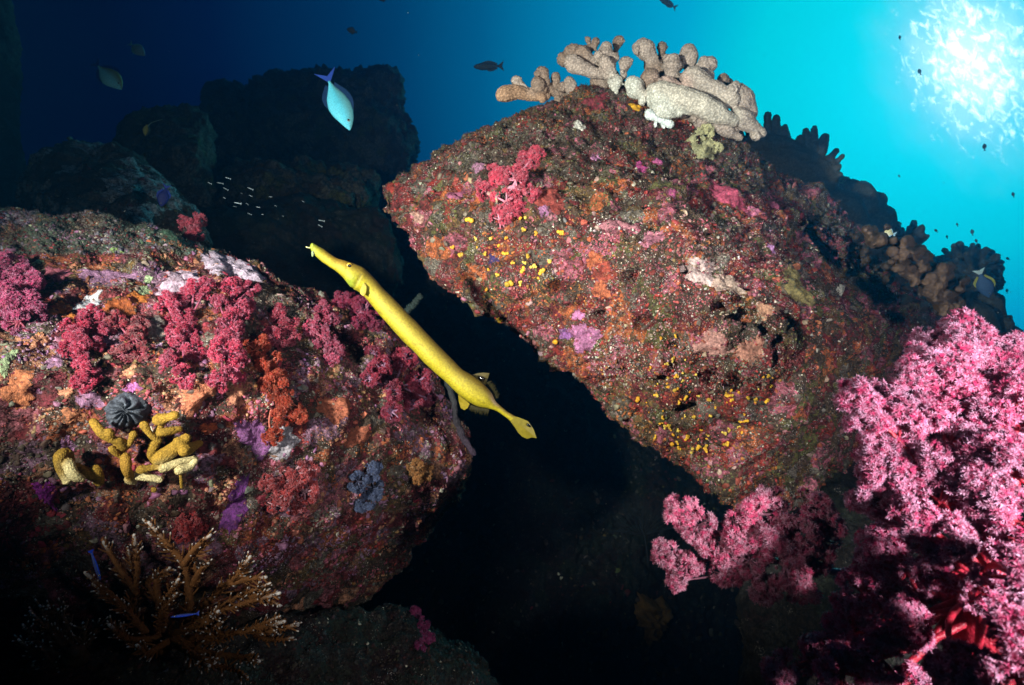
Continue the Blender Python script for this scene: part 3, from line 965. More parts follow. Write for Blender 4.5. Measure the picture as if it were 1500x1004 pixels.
RP = [
    (940, 250, 9, 12, MAGENTA, 'magenta sponge on the tilted rock under the yellow sponge', 0.3),
    (967, 237, 9, 6, (0.40, 0.08, 0.20), 'flat magenta spot under the pale finger coral', 0),
    (985, 284, 6, 7, (0.36, 0.07, 0.16), 'small magenta dot in mid brown turf', 0),
    (872, 232, 8, 8, (0.40, 0.16, 0.28), 'lilac pink spot above the middle of the tilted rock', 0.5),
    (856, 494, 22, 24, (0.40, 0.14, 0.26), 'mauve pink crust near the lower edge of the tilted rock', 0.6),
    (847, 462, 9, 9, (0.46, 0.16, 0.30), 'round pink disc above the mauve pink crust', 0),
    (828, 490, 11, 9, (0.22, 0.08, 0.22), 'dull purple crust beside the mauve pink one', 0),
    (1068, 286, 34, 14, (0.45, 0.07, 0.12), 'long rose red crust high on the right of the tilted rock', -0.55),
    (1106, 309, 16, 9, (0.50, 0.14, 0.22), 'rose pink lump at the end of the long rose crust', -0.2),
    (1170, 420, 34, 40, (0.17, 0.13, 0.045), 'big olive brown sponge mound right of the dark pores', 0.2),
    (1020, 398, 28, 16, (0.56, 0.40, 0.36), 'creamy pink crust in the brightest part of the tilted rock', -0.3),
    (1065, 420, 24, 18, (0.52, 0.36, 0.28), 'cream crust above the dark pores', -0.5),
    (1045, 505, 26, 18, (0.50, 0.24, 0.20), 'salmon crust between the two rows of dark pores', 0.2),
    (1100, 515, 20, 22, (0.46, 0.20, 0.14), 'peach crust right of the salmon crust', 0),
    (905, 330, 24, 12, (0.42, 0.16, 0.18), 'dusty pink crust beside the upper dark pore', -0.2),
    (955, 352, 22, 14, (0.44, 0.15, 0.20), 'pink crust left of the creamy pink one', 0.3),
    (1135, 300, 12, 7, (0.26, 0.05, 0.09), 'dark rose spot right of the rose pink lump', 0),
    (1133, 362, 12, 5, (0.40, 0.18, 0.36), 'lilac sliver above the olive sponge mound', -0.4),
    (1215, 372, 18, 13, (0.34, 0.07, 0.12), 'dull crimson crust left of the stubby brown coral', 0),
    (1232, 425, 8, 8, (0.55, 0.50, 0.40), 'cream white knob below the stubby brown coral', 0),
    (885, 400, 18, 16, (0.30, 0.05, 0.03), 'brick red crust in the middle of the tilted rock', 0),
    (870, 380, 14, 13, (0.42, 0.10, 0.04), 'burnt orange crust beside the brick red one', 0),
    (880, 425, 12, 18, (0.46, 0.12, 0.05), 'orange crust below the brick red one', 0.3),
    (805, 290, 22, 26, (0.24, 0.04, 0.03), 'knobbly brick red sponge right of the rose soft coral', 0),
    (797, 308, 8, 12, (0.30, 0.12, 0.22), 'mauve spot within the knobbly brick red sponge', 0),
    (720, 380, 9, 8, (0.035, 0.02, 0.08), 'dark violet spot among the yellow cup corals', 0),
    (700, 245, 12, 9, (0.36, 0.16, 0.24), 'pinkish crust near the upper left of the tilted rock', 0.4),
    (668, 285, 18, 10, (0.30, 0.08, 0.14), 'dull rose crust left of the rose soft coral', 0.3),
    (612, 318, 11, 8, (0.48, 0.26, 0.20), 'pale salmon crust at the left tip of the tilted rock', -0.5),
    (573, 275, 9, 8, (0.26, 0.03, 0.02), 'dark red spot at the upper left tip of the tilted rock', 0),
    (873, 148, 22, 14, (0.22, 0.03, 0.04), 'dark crimson sponge under the middle pale finger coral', 0.3),
    (849, 184, 9, 10, (0.55, 0.50, 0.42), 'cream white patch under the dark crimson sponge', 0),
    (1120, 455, 13, 16, (0.52, 0.26, 0.16), 'salmon lobe under the olive sponge mound', 0),
]
for (x, y, rx, ry, c, lb, an) in RP:
    patch('right', x, y, rx, ry, c, lb, 'sponge', an, thick=1.7 if max(rx, ry) < 25 else 2.6)
# grey folded cup coral
t = patch('left', 185, 602, 29, 27, (0.045, 0.05, 0.065), 'grey black folded cup coral above the mustard corals', 'coral', 0, thick=17, name='cup_coral', lumps=0.12, radial=5, col2=(0.09, 0.10, 0.12))


# -------- soft corals
def polyp_tpl(nt=8, seed=0):
    r = np.random.default_rng(seed)
    V, T, w = [], [], []
    oc = np.array([[1, 0, 0], [0, 1, 0], [-1, 0, 0], [0, -1, 0], [0, 0, 1], [0, 0, -1]]) * 0.42
    V += list(oc + [0, 0, 0.15]); w += [0.25] * 6
    for i in range(4):
        T += [[i, (i + 1) % 4, 4], [(i + 1) % 4, i, 5]]
    for k in range(nt):
        a = 2 * math.pi * (k + r.uniform(-0.2, 0.2)) / nt
        el_ = r.uniform(0.15, 0.95)
        d = np.array([math.cos(a) * math.cos(el_), math.sin(a) * math.cos(el_), math.sin(el_)])
        s = np.array([-math.sin(a), math.cos(a), 0])
        q = np.cross(d, s)
        o = len(V)
        b = d * 0.22 + np.array([0, 0, 0.15])
        V += [b + s * 0.15, b - s * 0.15, b + q * 0.17, b + d * r.uniform(0.6, 0.92)]
        w += [0.1, 0.1, 0.2, 1.0]
        T += [[o, o + 3, o + 1], [o + 1, o + 3, o + 2], [o + 2, o + 3, o]]
    return np.array(V), np.array(T), np.array(w)


POLY = [polyp_tpl(8, s) for s in range(4)]
POLY_S = [polyp_tpl(5, s) for s in range(4)]


def ball(n):
    v = rng.standard_normal((n, 3))
    return v / np.linalg.norm(v, axis=1)[:, None]


def soft_coral(label, base, lobes, col, tip, stalk_col, pr_px=4.0, dens=1.0, group=None, trunk_px=12, fine=False, cat='soft coral', facing=0.35, spread=1.0, via=None, pale=0.22):
    """base: point; lobes: (point, radius m). Trunk, one branch for every lobe, bunches of star shaped polyps on the branch."""
    base = np.asarray(base, float)
    root = thing('soft_coral', label, cat, base, group)
    cen = np.mean([l[0] for l in lobes], 0)
    d = np.linalg.norm(cen)
    k = d / FPX
    fork = base * 0.5 + cen * 0.5 if via is None else np.asarray(via, float)
    mid = (base + fork) / 2 + rng.standard_normal(3) * 0.06 * np.linalg.norm(fork - base)
    P = spline([base, mid, fork], 14)
    rad = trunk_px * k * np.linspace(1.15, 0.75, 14) * (1 + 0.12 * np.sin(np.arange(14) * 1.9))
    V, T, Q = tube(P, rad, 12)
    sc = np.array(stalk_col)
    V = V + 0.15 * trunk_px * k * np.stack([fbm(V, 0.12 / k, 2, q) for q in range(3)], 1)
    part('stalk', V, [T, Q], M['stalk'], root, np.tile(sc, (len(V), 1)))
    toCam = -cen / d
    for (c, r) in lobes:
        c = np.asarray(c, float)
        lob = rng.uniform(0.7, 1.15)
        b = Bag()
        start = P[rng.integers(7, 14)]
        mid = start * 0.5 + c * 0.5 + rng.standard_normal(3) * 0.05 * np.linalg.norm(c - start)
        bp = spline([start, mid, c], 10)
        b.add(*tube(bp, np.linspace(min(trunk_px * 0.5 * k, r * 0.20), r * 0.09, 10), 8), C=sc)
        nb = max(5, int(13 * dens))
        dirs = ball(nb * 3)
        sel = (dirs @ toCam) > -0.55
        dirs = dirs[sel][:nb]
        px_, nv_, cc = [], [], []
        for dv in dirs:
            cr = r * rng.uniform(0.26, 0.42)
            cb = c + dv * r * rng.uniform(0.45, 0.88) * spread
            b.add(*tube(spline([c, (c + cb) / 2 + ball(1)[0] * r * 0.08, cb], 4), [r * 0.10, r * 0.08, r * 0.07, r * 0.05], 6), C=sc * rng.uniform(0.8, 1.2))
            npl = max(8, int(2.0 * dens * (cr / (pr_px * k)) ** 2 * 3.2))
            pd = ball(npl) + dv * 0.75
            pd /= np.linalg.norm(pd, axis=1)[:, None]
            px_.append(cb + pd * cr * rng.uniform(0.45, 1.0, (npl, 1)))
            nv_.append(pd + 0.25 * rng.standard_normal((npl, 3)))
            cc.append(np.tile(np.array(col) * rng.uniform(0.7, 1.25) * lob, (npl, 1)))
        px_, nv_, cc = np.vstack(px_), np.vstack(nv_), np.vstack(cc)
        cc = cc * rng.uniform(0.7, 1.3, (len(cc), 1))
        br = b.build('branch', M['stalk'], root)
        pb = Bag()
        rot = frames(nv_)
        tl = POLY if fine else POLY_S
        for q, (tv, tt, w) in enumerate(tl):
            s = np.arange(q, len(px_), len(tl))
            sz = pr_px * k * rng.uniform(0.75, 1.3, len(s))
            tipmix = np.clip(w[None, :, None] * np.where(rng.random((len(s), 1, 1)) < pale, rng.uniform(0.7, 1.2, (len(s), 1, 1)), rng.uniform(0.05, 0.4, (len(s), 1, 1))), 0, 1)
            C = cc[s][:, None, :] * (1 - tipmix) + np.array(tip)[None, None] * tipmix
            pb.scatter(tv, tt, np.zeros((0, 4), int), px_[s], rot[s], np.repeat(sz[:, None], 3, 1), C)
        pb.build('polyps', M['soft'], br, smooth=False)
    return root


def rock_soft(key, label, lobes, col, tip, stalk, pr=2.2, lift=0.45, dens=1.2, trunk=3.2, group=None, base=None, cat='soft coral'):
    L = []
    for (x, y, r) in lobes:
        p, n = ROCKS[key].hit(x, y)
        k = np.linalg.norm(p) / FPX
        out = n * 0.6 - p / np.linalg.norm(p) * 0.6
        L.append((p + out * r * k * lift, r * k * 1.02))
    bx, by = base if base else (np.mean([l[0] for l in lobes]), np.mean([l[1] for l in lobes]))
    bp, bn = ROCKS[key].hit(bx, by)
    return soft_coral(label, bp - bn * 0.005, L, col, tip, stalk, pr, dens, group, trunk, cat=cat)


CR, CRT, CRS = (0.36, 0.012, 0.040), (0.66, 0.26, 0.38), (0.28, 0.05, 0.08)
G1 = 'crimson soft corals on the rounded boulder'
rock_soft('left', 'lilac tinged crimson soft coral cut by the left frame edge', [(12, 398, 20), (34, 425, 22), (14, 450, 22), (44, 462, 17), (30, 475, 14), (0, 425, 20)], (0.36, 0.03, 0.10), (0.66, 0.36, 0.52), CRS, group=G1)
rock_soft('left', 'branching crimson soft coral below the white sponge patch', [(106, 488, 15), (133, 474, 16), (124, 512, 17), (130, 545, 15), (152, 486, 12), (104, 512, 12), (122, 562, 12)], CR, CRT, CRS, group=G1)
rock_soft('left', 'dark red soft coral dotted with pale polyps, left of the two tall ones', [(172, 478, 15), (194, 498, 14), (180, 520, 12), (214, 520, 13), (205, 480, 12)], (0.24, 0.012, 0.025), (0.6, 0.35, 0.35), CRS, group=G1)
rock_soft('left', 'tall crimson soft coral under the rounded pale mauve sponge', [(243, 448, 15), (264, 442, 13), (286, 432, 15), (270, 470, 18), (262, 498, 19), (282, 520, 18), (302, 422, 11), (252, 535, 16), (272, 552, 15)], CR, CRT, (0.34, 0.08, 0.13), group=G1)
rock_soft('left', 'tallest crimson soft coral, right of the one under the pale sponge', [(338, 426, 17), (364, 428, 13), (348, 456, 18), (335, 486, 20), (330, 520, 21), (346, 545, 18), (322, 446, 12), (322, 556, 16)], CR, CRT, (0.34, 0.08, 0.13), group=G1)
rock_soft('left', 'orange red drooping soft coral right of the tallest crimson one', [(384, 538, 20), (400, 566, 21), (422, 590, 18), (434, 610, 13), (374, 514, 17), (408, 612, 14), (398, 640, 13)], (0.30, 0.025, 0.012), (0.55, 0.16, 0.08), (0.4, 0.1, 0.06), group=G1)
rock_soft('left', 'bright red starry soft coral low on the boulder', [(430, 690, 20), (414, 714, 19), (446, 718, 17), (452, 690, 14), (402, 738, 13), (394, 706, 12), (436, 738, 13)], (0.36, 0.022, 0.018), (0.70, 0.36, 0.40), (0.5, 0.25, 0.28), group=G1)
rock_soft('left', 'dim crimson soft coral above the orange red one', [(414, 468, 18), (400, 496, 16), (424, 494, 13)], (0.26, 0.012, 0.03), (0.5, 0.2, 0.26), CRS, group=G1)
rock_soft('left', 'crimson soft coral with lilac branch hanging near the boulder right end', [(474, 466, 18), (470, 496, 16), (490, 514, 15), (458, 484, 12), (484, 530, 11)], (0.30, 0.018, 0.05), (0.6, 0.3, 0.42), CRS, group=G1)
rock_soft('left', 'dark maroon soft coral behind the trumpetfish gill', [(506, 446, 18), (530, 458, 18), (546, 474, 13), (520, 476, 13)], (0.20, 0.01, 0.03), (0.36, 0.1, 0.2), (0.2, 0.06, 0.1), group=G1)
rock_soft('left', 'wide maroon soft coral under the middle of the trumpetfish', [(556, 542, 18), (588, 530, 19), (610, 560, 18), (572, 574, 18), (600, 592, 17), (540, 556, 14), (546, 520, 13), (570, 604, 15), (625, 585, 12)], (0.23, 0.012, 0.024), (0.42, 0.14, 0.24), (0.3, 0.14, 0.22), group=G1)
rock_soft('left', 'small red soft coral above the brown branching coral', [(274, 764, 13), (264, 780, 11), (288, 772, 10)], (0.34, 0.02, 0.02), (0.55, 0.25, 0.25), CRS, group=G1)
rock_soft('left', 'small ochre bushy soft coral low near the boulder right end', [(606, 684, 12), (622, 690, 11), (612, 698, 10)], (0.30, 0.11, 0.03), (0.42, 0.25, 0.10), (0.25, 0.12, 0.05), pr=2.4)
rock_soft('left', 'slate blue bushy soft coral right of the bright red one', [(540, 690, 16), (546, 715, 16), (530, 735, 15), (522, 705, 14)], (0.06, 0.07, 0.13), (0.16, 0.20, 0.32), (0.06, 0.06, 0.1), pr=2.0)
rock_soft('right', 'bright rose red soft coral on the upper left of the tilted rock', [(772, 240, 17), (784, 228, 12), (756, 266, 19), (734, 264, 16), (742, 298, 20), (734, 324, 17), (712, 280, 13), (778, 284, 12), (728, 252, 11), (748, 314, 14), (764, 306, 11)],
          (0.52, 0.035, 0.07), (0.80, 0.34, 0.40), (0.55, 0.2, 0.26), pr=2.5, trunk=8)
rock_soft('foot', 'thin dim magenta soft coral in the dark bottom centre', [(608, 902, 9), (618, 918, 9), (624, 936, 9), (616, 948, 8)], (0.30, 0.02, 0.10), (0.5, 0.2, 0.4), (0.3, 0.1, 0.2))
rock_soft('right', 'cream yellow leather coral under the right end of the pale finger coral', [(1028, 198, 13), (1018, 214, 13), (1040, 218, 12), (1034, 230, 10), (1024, 226, 10)], (0.52, 0.47, 0.24), (0.72, 0.66, 0.42), (0.5, 0.45, 0.25), pr=2.2)

boulder('knob', [(262, 336, 1.86), (284, 322, 1.9), (306, 336, 1.88), (316, 362, 1.84), (258, 366, 1.84), (285, 345, 1.78), (285, 345, 2.1), (285, 370, 2.0)],
        M['rock_dim'], 'small knob of rock rising behind the lilac sponge crust', voxel=0.012, smooth=2, sub=2, amp=0.02, fine=0.008, seed=77)
rock_soft('knob', 'small dim red soft coral on the knob behind the rounded boulder', [(280, 318, 11), (290, 326, 10), (274, 330, 10), (284, 336, 9)], (0.30, 0.03, 0.05), (0.5, 0.2, 0.25), CRS)

# big pink soft coral in front at right
PK, PKT, PKS = (0.41, 0.014, 0.085), (0.90, 0.54, 0.75), (0.33, 0.012, 0.028)
big = [(1396, 508, 38, .74), (1368, 530, 34, .72), (1425, 540, 38, .74), (1345, 560, 36, .70), (1316, 590, 34, .69), (1255, 580, 22, .66), (1268, 615, 22, .66), (1452, 575, 38, .74),
       (1488, 545, 36, .72), (1400, 585, 44, .68), (1440, 630, 44, .66), (1490, 620, 46, .64), (1350, 630, 42, .68), (1305, 640, 34, .68), (1292, 688, 32, .67), (1340, 690, 36, .66),
       (1395, 660, 42, .64), (1480, 690, 44, .60), (1430, 712, 40, .61), (1380, 740, 30, .62), (1335, 752, 22, .62), (1396, 792, 22, .58), (1345, 772, 16, .61), (1376, 810, 16, .60),
       (1500, 770, 34, .58), (1462, 775, 34, .60), (1495, 850, 38, .51), (1512, 930, 44, .49),
       (1290, 965, 26, .62), (1235, 985, 28, .64), (1275, 730, 22, .67), (1318, 620, 26, .66), (1465, 520, 26, .76), (1500, 590, 40, .68),
       (1330, 830, 34, .68), (1290, 800, 30, .70), (1270, 870, 34, .70), (1300, 1000, 36, .64), (1430, 990, 36, .52), (1490, 990, 40, .48), (1250, 930, 30, .70), (1210, 960, 26, .72), (1150, 985, 24, .74), (1300, 740, 26, .69), (1452, 872, 26, .57), (1322, 915, 32, .63), (1400, 985, 28, .55), (1370, 845, 20, .62)]
soft_coral('big pink soft coral filling the right foreground, white tipped polyps and thick red trunk', at(1370, 1150, 0.64),
           [(at(x, y, d), r * d / FPX * 1.26) for (x, y, r, d) in big], PK, PKT, PKS, pr_px=5.0, dens=1.5, pale=0.5, trunk_px=38, fine=True, via=at(1432, 770, 0.67))
clus = [(998, 748, 22, .80), (1020, 772, 22, .79), (1046, 800, 22, .79), (975, 812, 18, .80), (1004, 828, 18, .79), (990, 852, 12, .79), (1078, 832, 20, .79), (1108, 752, 28, .78), (1128, 736, 20, .78),
        (1165, 775, 30, .78), (1192, 740, 22, .79), (1132, 792, 30, .76), (1150, 830, 30, .76), (1192, 820, 24, .78), (1122, 862, 20, .77), (1172, 862, 22, .77), (1058, 842, 16, .79), (1206, 790, 20, .8), (1064, 812, 20, .78), (1088, 790, 22, .77), (1098, 822, 20, .77), (1078, 772, 16, .78), (1215, 765, 20, .79)]
soft_coral('smaller pink soft coral cluster reaching left into the dark from the big pink one', at(1300, 850, 0.88),
           [(at(x, y, d), r * d / FPX * 1.1) for (x, y, r, d) in clus], (0.46, 0.035, 0.11), (0.88, 0.52, 0.64), (0.26, 0.09, 0.13), pale=0.5, pr_px=4.8, dens=1.3, trunk_px=6, fine=True, via=at(1160, 800, 0.82))


# -------- stony corals: smooth merged fingers with pimpled skin
def stony(name, label, caps, col, voxel_px=0.95, pimple=0.42, pim_px=2.6, cat='coral', group=None, key=None, dz=None, seed=0, tip=None, rough=0.6, mat='stony', lump=0.3, knobs=0):
    """caps: list of (polyline of (px, py, d), radius px [, colour])."""
    b = Bag()
    cpts, ccol = [], []
    extra = []
    if knobs:
        for c in caps:
            Pq = np.array(c[0], float)
            for q in range(max(1, int(knobs * (1 + len(Pq))))):
                i_ = rng.integers(0, len(Pq)); a_ = rng.uniform(0, 6.28); rr_ = c[1] * rng.uniform(0.55, 0.95)
                w_ = c[1] * rng.uniform(0.35, 0.55)
                dq = Pq[i_][2]
                extra.append(([(Pq[i_][0] + math.cos(a_) * rr_, Pq[i_][1] + math.sin(a_) * rr_, dq - rng.uniform(0, 0.9) * rr_ * dq / FPX)], w_, c[2] if len(c) > 2 else col))
    caps = list(caps) + extra
    for c in caps:
        P = np.array([at(*q) for q in c[0]])
        d = np.mean([q[2] for q in c[0]])
        r = c[1] * d / FPX
        cc = np.array(c[2] if len(c) > 2 else col)
        if len(P) == 1:
            P = np.vstack([P, P + rng.standard_normal(3) * r * 0.2])
        n = max(5, int(np.linalg.norm(P[-1] - P[0]) / r * 3))
        S = spline(P, n)
        taper = 1 + rough * 0.6 * np.sin(np.linspace(0, 3.0, n) + rng.uniform(0, 3))
        b.add(*tube(S, 0.9 * r * taper, 12))
        cpts.append(S); ccol.append(np.tile(cc, (len(S), 1)))
    d = np.mean([q[2] for c in caps for q in c[0]])
    k = d / FPX
    V, Q, T = evaluate(np.vstack(b.V), [np.vstack(b.T), np.vstack(b.Q)], [('REMESH', dict(mode='VOXEL', voxel_size=voxel_px * k)), ('SMOOTH', dict(factor=0.5, iterations=1))])
    N = vnormals(V, Q, T)
    V = V + N * (lump * 8 * k * fbm(V, 0.045 / k, 2, seed))[:, None]
    w1, _, _ = worley(V, 1 / (pim_px * k), seed + 1)
    V = V + N * (pimple * pim_px * k * (0.55 - w1) * 1.4)[:, None]
    cp, ck = np.vstack(cpts), np.vstack(ccol)
    C = np.empty((len(V), 3))
    for i in range(0, len(V), 20000):
        dd = ((V[i:i + 20000, None] - cp[None]) ** 2).sum(2)
        w = np.exp(-dd / (6 * k) ** 2 / 2) + 1e-9
        nb = np.argmin(dd, 1)
        w[np.arange(len(nb)), nb] += 1e-6
        C[i:i + 20000] = (w @ ck) / w.sum(1)[:, None]
    C = C * (0.60 + 0.78 * np.clip(0.62 - w1, 0, 0.6) / 0.6)[:, None]  # pimples paler, occlusion in the recesses between them put into the colour
    o = part(name, V, [Q, T] if len(T) else [Q], M[mat], None, C)
    return tag(o, label, cat, group)


BE, BR1, BW = (0.40, 0.30, 0.24), (0.27, 0.18, 0.13), (0.62, 0.58, 0.48)
D0 = 1.97
stony('finger_coral', 'small tan finger coral jutting left at the top of the tilted rock', [
    ([(737, 138, 1.96), (756, 135, 1.98), (776, 139, 2.0), (800, 140, 2.02)], 10, (0.42, 0.24, 0.14)), ([(757, 120, 2.0), (776, 134, 2.0)], 7.5, BE), ([(786, 124, 1.98), (792, 136, 2.0)], 8, BR1),
    ([(794, 108, 2.0), (801, 122, 2.0)], 8, BR1), ([(814, 113, 2.02), (814, 126, 2.02)], 5.5, BR1), ([(834, 122, 2.0), (838, 134, 2.0)], 8, BE), ([(796, 128, 2.02), (820, 136, 2.04), (850, 142, 2.06)], 10, BR1),
    ([(822, 128, 2.0)], 6, BR1)], BE, seed=1, knobs=0.7)
stony('finger_coral', 'pale knobbly finger coral in the middle of the rock top, left of the broadest one', [
    ([(824, 88, 2.02), (836, 90, 2.0)], 8, BR1), ([(838, 77, 2.0), (866, 71, 2.02)], 10, BR1), ([(861, 58, 2.02), (864, 70, 2.02)], 5, BR1), ([(873, 62, 2.0), (872, 72, 2.0)], 6, BR1),
    ([(888, 71, 1.96), (886, 84, 1.97)], 10, BE), ([(905, 62, 2.02), (900, 84, 2.0)], 8, BR1), ([(877, 83, 1.95), (880, 92, 1.95)], 7, BE), ([(900, 86, 1.96), (897, 96, 1.96)], 8, BE),
    ([(838, 92, 1.93), (860, 102, 1.93), (888, 112, 1.94), (905, 122, 1.95)], 11, BE), ([(886, 92, 1.92), (899, 112, 1.93)], 9, BE), ([(916, 92, 1.93), (912, 112, 1.94)], 9, BE),
    ([(902, 120, 1.93), (903, 134, 1.93)], 9, BW), ([(927, 126, 1.92), (938, 138, 1.92)], 12, BW), ([(948, 138, 1.9)], 5, BE), ([(880, 118, 2.0), (900, 132, 2.02), (925, 140, 2.02)], 12, BR1),
    ([(852, 80, 1.97), (880, 100, 1.98), (900, 112, 1.99)], 11, BR1), ([(941, 148, 1.91)], 7, BW)], BE, seed=2, knobs=0.7)
stony('finger_coral', 'broad pale lobed finger coral at the top right of the tilted rock', [
    ([(943, 71, 2.0), (958, 84, 2.0)], 12, BE), ([(969, 70, 2.03), (968, 84, 2.03)], 9, BR1), ([(986, 90, 1.95), (984, 104, 1.96)], 14, BE), ([(1008, 79, 2.0), (1011, 98, 2.0)], 11, BE),
    ([(1040, 95, 1.96), (1028, 102, 1.97)], 12, (0.48, 0.36, 0.29)), ([(955, 95, 2.02), (986, 113, 2.03), (1010, 120, 2.03)], 12, BR1), ([(952, 114, 1.92), (950, 126, 1.92)], 11, BR1),
    ([(972, 124, 1.9), (1000, 127, 1.9)], 9, (0.50, 0.34, 0.27)), ([(1014, 115, 1.9), (1048, 130, 1.9), (1070, 146, 1.9)], 18, (0.50, 0.40, 0.32)), ([(960, 132, 1.88), (1000, 146, 1.86), (1042, 163, 1.86), (1072, 176, 1.88)], 14, (0.56, 0.48, 0.38)),
    ([(1082, 140, 1.92), (1096, 164, 1.93)], 16, BE), ([(1082, 172, 1.9), (1116, 194, 1.92)], 13, (0.46, 0.36, 0.29)), ([(1052, 184, 1.9), (1084, 202, 1.92)], 9, BE), ([(1060, 118, 1.99), (1062, 130, 1.98)], 8, BR1),
    ([(1067, 124, 2.0), (1068, 136, 1.99)], 7, BR1), ([(970, 158, 1.88), (994, 164, 1.88)], 12, BW), ([(962, 146, 1.88)], 14, BW), ([(1020, 172, 1.9), (1036, 188, 1.93)], 8, BE), ([(1000, 160, 1.95), (1040, 180, 1.98)], 14, BR1),
    ([(1034, 112, 1.95), (1040, 124, 1.94)], 10, BE)], BE, seed=3, knobs=0.7)
stony('lobed_sponge', 'white lobed sponge hanging under the broad pale finger coral', [([(952, 168, 1.88), (966, 176, 1.87), (980, 182, 1.87)], 7, (0.75, 0.78, 0.72)), ([(962, 170, 1.88), (960, 184, 1.88)], 5, (0.75, 0.78, 0.72)), ([(970, 176, 1.88), (972, 187, 1.88)], 4.5, (0.75, 0.78, 0.72))], BW, cat='sponge', seed=5)
YS = (0.62, 0.30, 0.02)
stony('lobed_sponge', 'bright yellow orange sponge under the middle pale finger coral', [([(922, 155, 1.93), (930, 160, 1.92), (938, 166, 1.92), (944, 170, 1.91)], 3.6, YS), ([(934, 158, 1.92), (940, 158, 1.92)], 3, YS), ([(936, 172, 1.92), (934, 178, 1.92)], 3, YS), ([(946, 166, 1.9)], 3, YS)], YS, cat='sponge', seed=6, pimple=0.1)

DK = (0.07, 0.055, 0.035)
def fan(cx, cy, r0, a0, a1, n, ln, rad, d, jit=0.5):
    out = []
    for i in range(n):
        a = math.radians(a0 + (a1 - a0) * (i + rng.uniform(-jit, jit)) / max(1, n - 1))
        L = rng.uniform(*ln)
        d2 = d + rng.uniform(-0.15, 0.15)
        s = (cx + math.cos(a) * r0, cy - math.sin(a) * r0 * 0.8, d2)
        e = (cx + math.cos(a + rng.uniform(-.1, .1)) * L, cy - math.sin(a) * L * 0.9, d2 + rng.uniform(-0.1, 0.1))
        m = ((s[0] + e[0]) / 2 + rng.uniform(-3, 3), (s[1] + e[1]) / 2 + rng.uniform(-3, 3), d2)
        out.append(([s, m, e], rad * rng.uniform(0.8, 1.25)))
    return out


stony('finger_coral', 'dark silhouetted finger coral behind the right end of the pale one', [([(1060, 260, 2.75), (1110, 240, 2.75), (1160, 245, 2.75), (1210, 262, 2.8)], 26, DK)] + [([(1100, 225, 2.7), (1150, 225, 2.75), (1190, 240, 2.75)], 22, DK)]
      + [([(x, y, 2.75), ((x + tx) / 2 + 2, (y + ty) / 2, 2.74), (tx, ty, 2.72)], r, DK) for (x, y, tx, ty, r) in
         ((1105, 225, 1098, 188, 9), (1118, 220, 1124, 170, 8), (1130, 215, 1137, 174, 7), (1145, 215, 1151, 186, 10), (1165, 220, 1172, 203, 8), (1178, 222, 1181, 192, 6), (1185, 225, 1193, 188, 7),
          (1195, 232, 1208, 203, 7), (1205, 240, 1224, 222, 7), (1210, 248, 1234, 230, 7), (1205, 255, 1228, 245, 6), (1090, 220, 1080, 195, 10), (1215, 255, 1232, 256, 5))], DK, voxel_px=1.6, seed=8)
stony('mound_coral', 'smooth dark mound coral on the slope edge against cyan water', [([(1262, 300, 3.1), (1282, 296, 3.1)], 27, DK), ([(1290, 318, 3.1), (1275, 340, 3.0)], 20, DK), ([(1240, 285, 3.1)], 18, DK), ([(1225, 300, 2.9), (1255, 330, 2.9)], 24, DK)], DK, voxel_px=2.0, seed=9)
stony('finger_coral', 'little dark finger coral on the slope edge right of the mound', [([(1316, 350, 3.2), (1340, 356, 3.2)], 13, DK)] + fan(1335, 358, 5, 20, 160, 9, (20, 38), 6, 3.2), DK, voxel_px=1.8, seed=10)
bush = [([(1415, 400, 3.35), (1425, 430, 3.3)], 32, DK), ([(1440, 410, 3.3)], 22, DK)] + fan(1420, 400, 18, -50, 190, 34, (38, 52), 6, 3.3) + fan(1425, 405, 8, 0, 360, 26, (20, 40), 6.5, 3.1)
stony('bushy_coral', 'round dark bushy coral farthest right on the slope edge', bush, DK, voxel_px=2.0, seed=11)
stony('mound_coral', 'dark lumpy coral mass sloping down under the round bushy coral', [([(1440, 450, 3.2), (1470, 490, 3.15)], 26, DK), ([(1460, 470, 3.2)], 18, DK), ([(1482, 490, 3.2)], 14, DK), ([(1470, 478, 3.1)], 11, DK), ([(1490, 500, 3.1)], 11, DK), ([(1400, 460, 3.1), (1440, 500, 3.0)], 30, DK)], DK, voxel_px=2.0, seed=12)
stub = []
SB = (0.075, 0.045, 0.028)
for i in range(120):
    f = rng.random()
    x = 1262 + 160 * f + rng.uniform(-22, 22)
    y = 345 + 105 * f + rng.uniform(-32, 34) + (8 if f > .5 else 0)
    if x < 1252 or x > 1424 or y < 332:
        continue
    p, n = ROCKS['right'].hit(x, y)
    dd = p.dot([0, CP, SP])
    if dd > 2.9: dd = 2.3
    stub.append(([(x, y, dd + .06), (x + rng.uniform(-12, 2), y + rng.uniform(-3, 10), dd - 0.06)], rng.uniform(4.5, 8), tuple(np.array(SB) * rng.uniform(0.75, 1.3))))
stony('stubby_coral', 'colony of stubby brown lobes on the shaded right shoulder of the tilted rock', stub, SB, voxel_px=1.6, seed=13, pim_px=4, rough=0.8)

MU, MUP = (0.34, 0.19, 0.022), (0.62, 0.50, 0.24)


def lift(key, pts, off):
    out = []
    for q in pts:
        p, n = ROCKS[key].hit(q[0], q[1])
        out.append((q[0], q[1], p.dot([0, CP, SP]) - (q[2] if len(q) > 2 else off)))
    return out


def mustard(label, caps, seed):
    stony('fire_coral', label, [(lift('left', pts, off), r, c) for (pts, r, c, off) in caps], MU, voxel_px=0.9, pim_px=2.2, pimple=0.35, seed=seed, lump=0.12, rough=0.35)


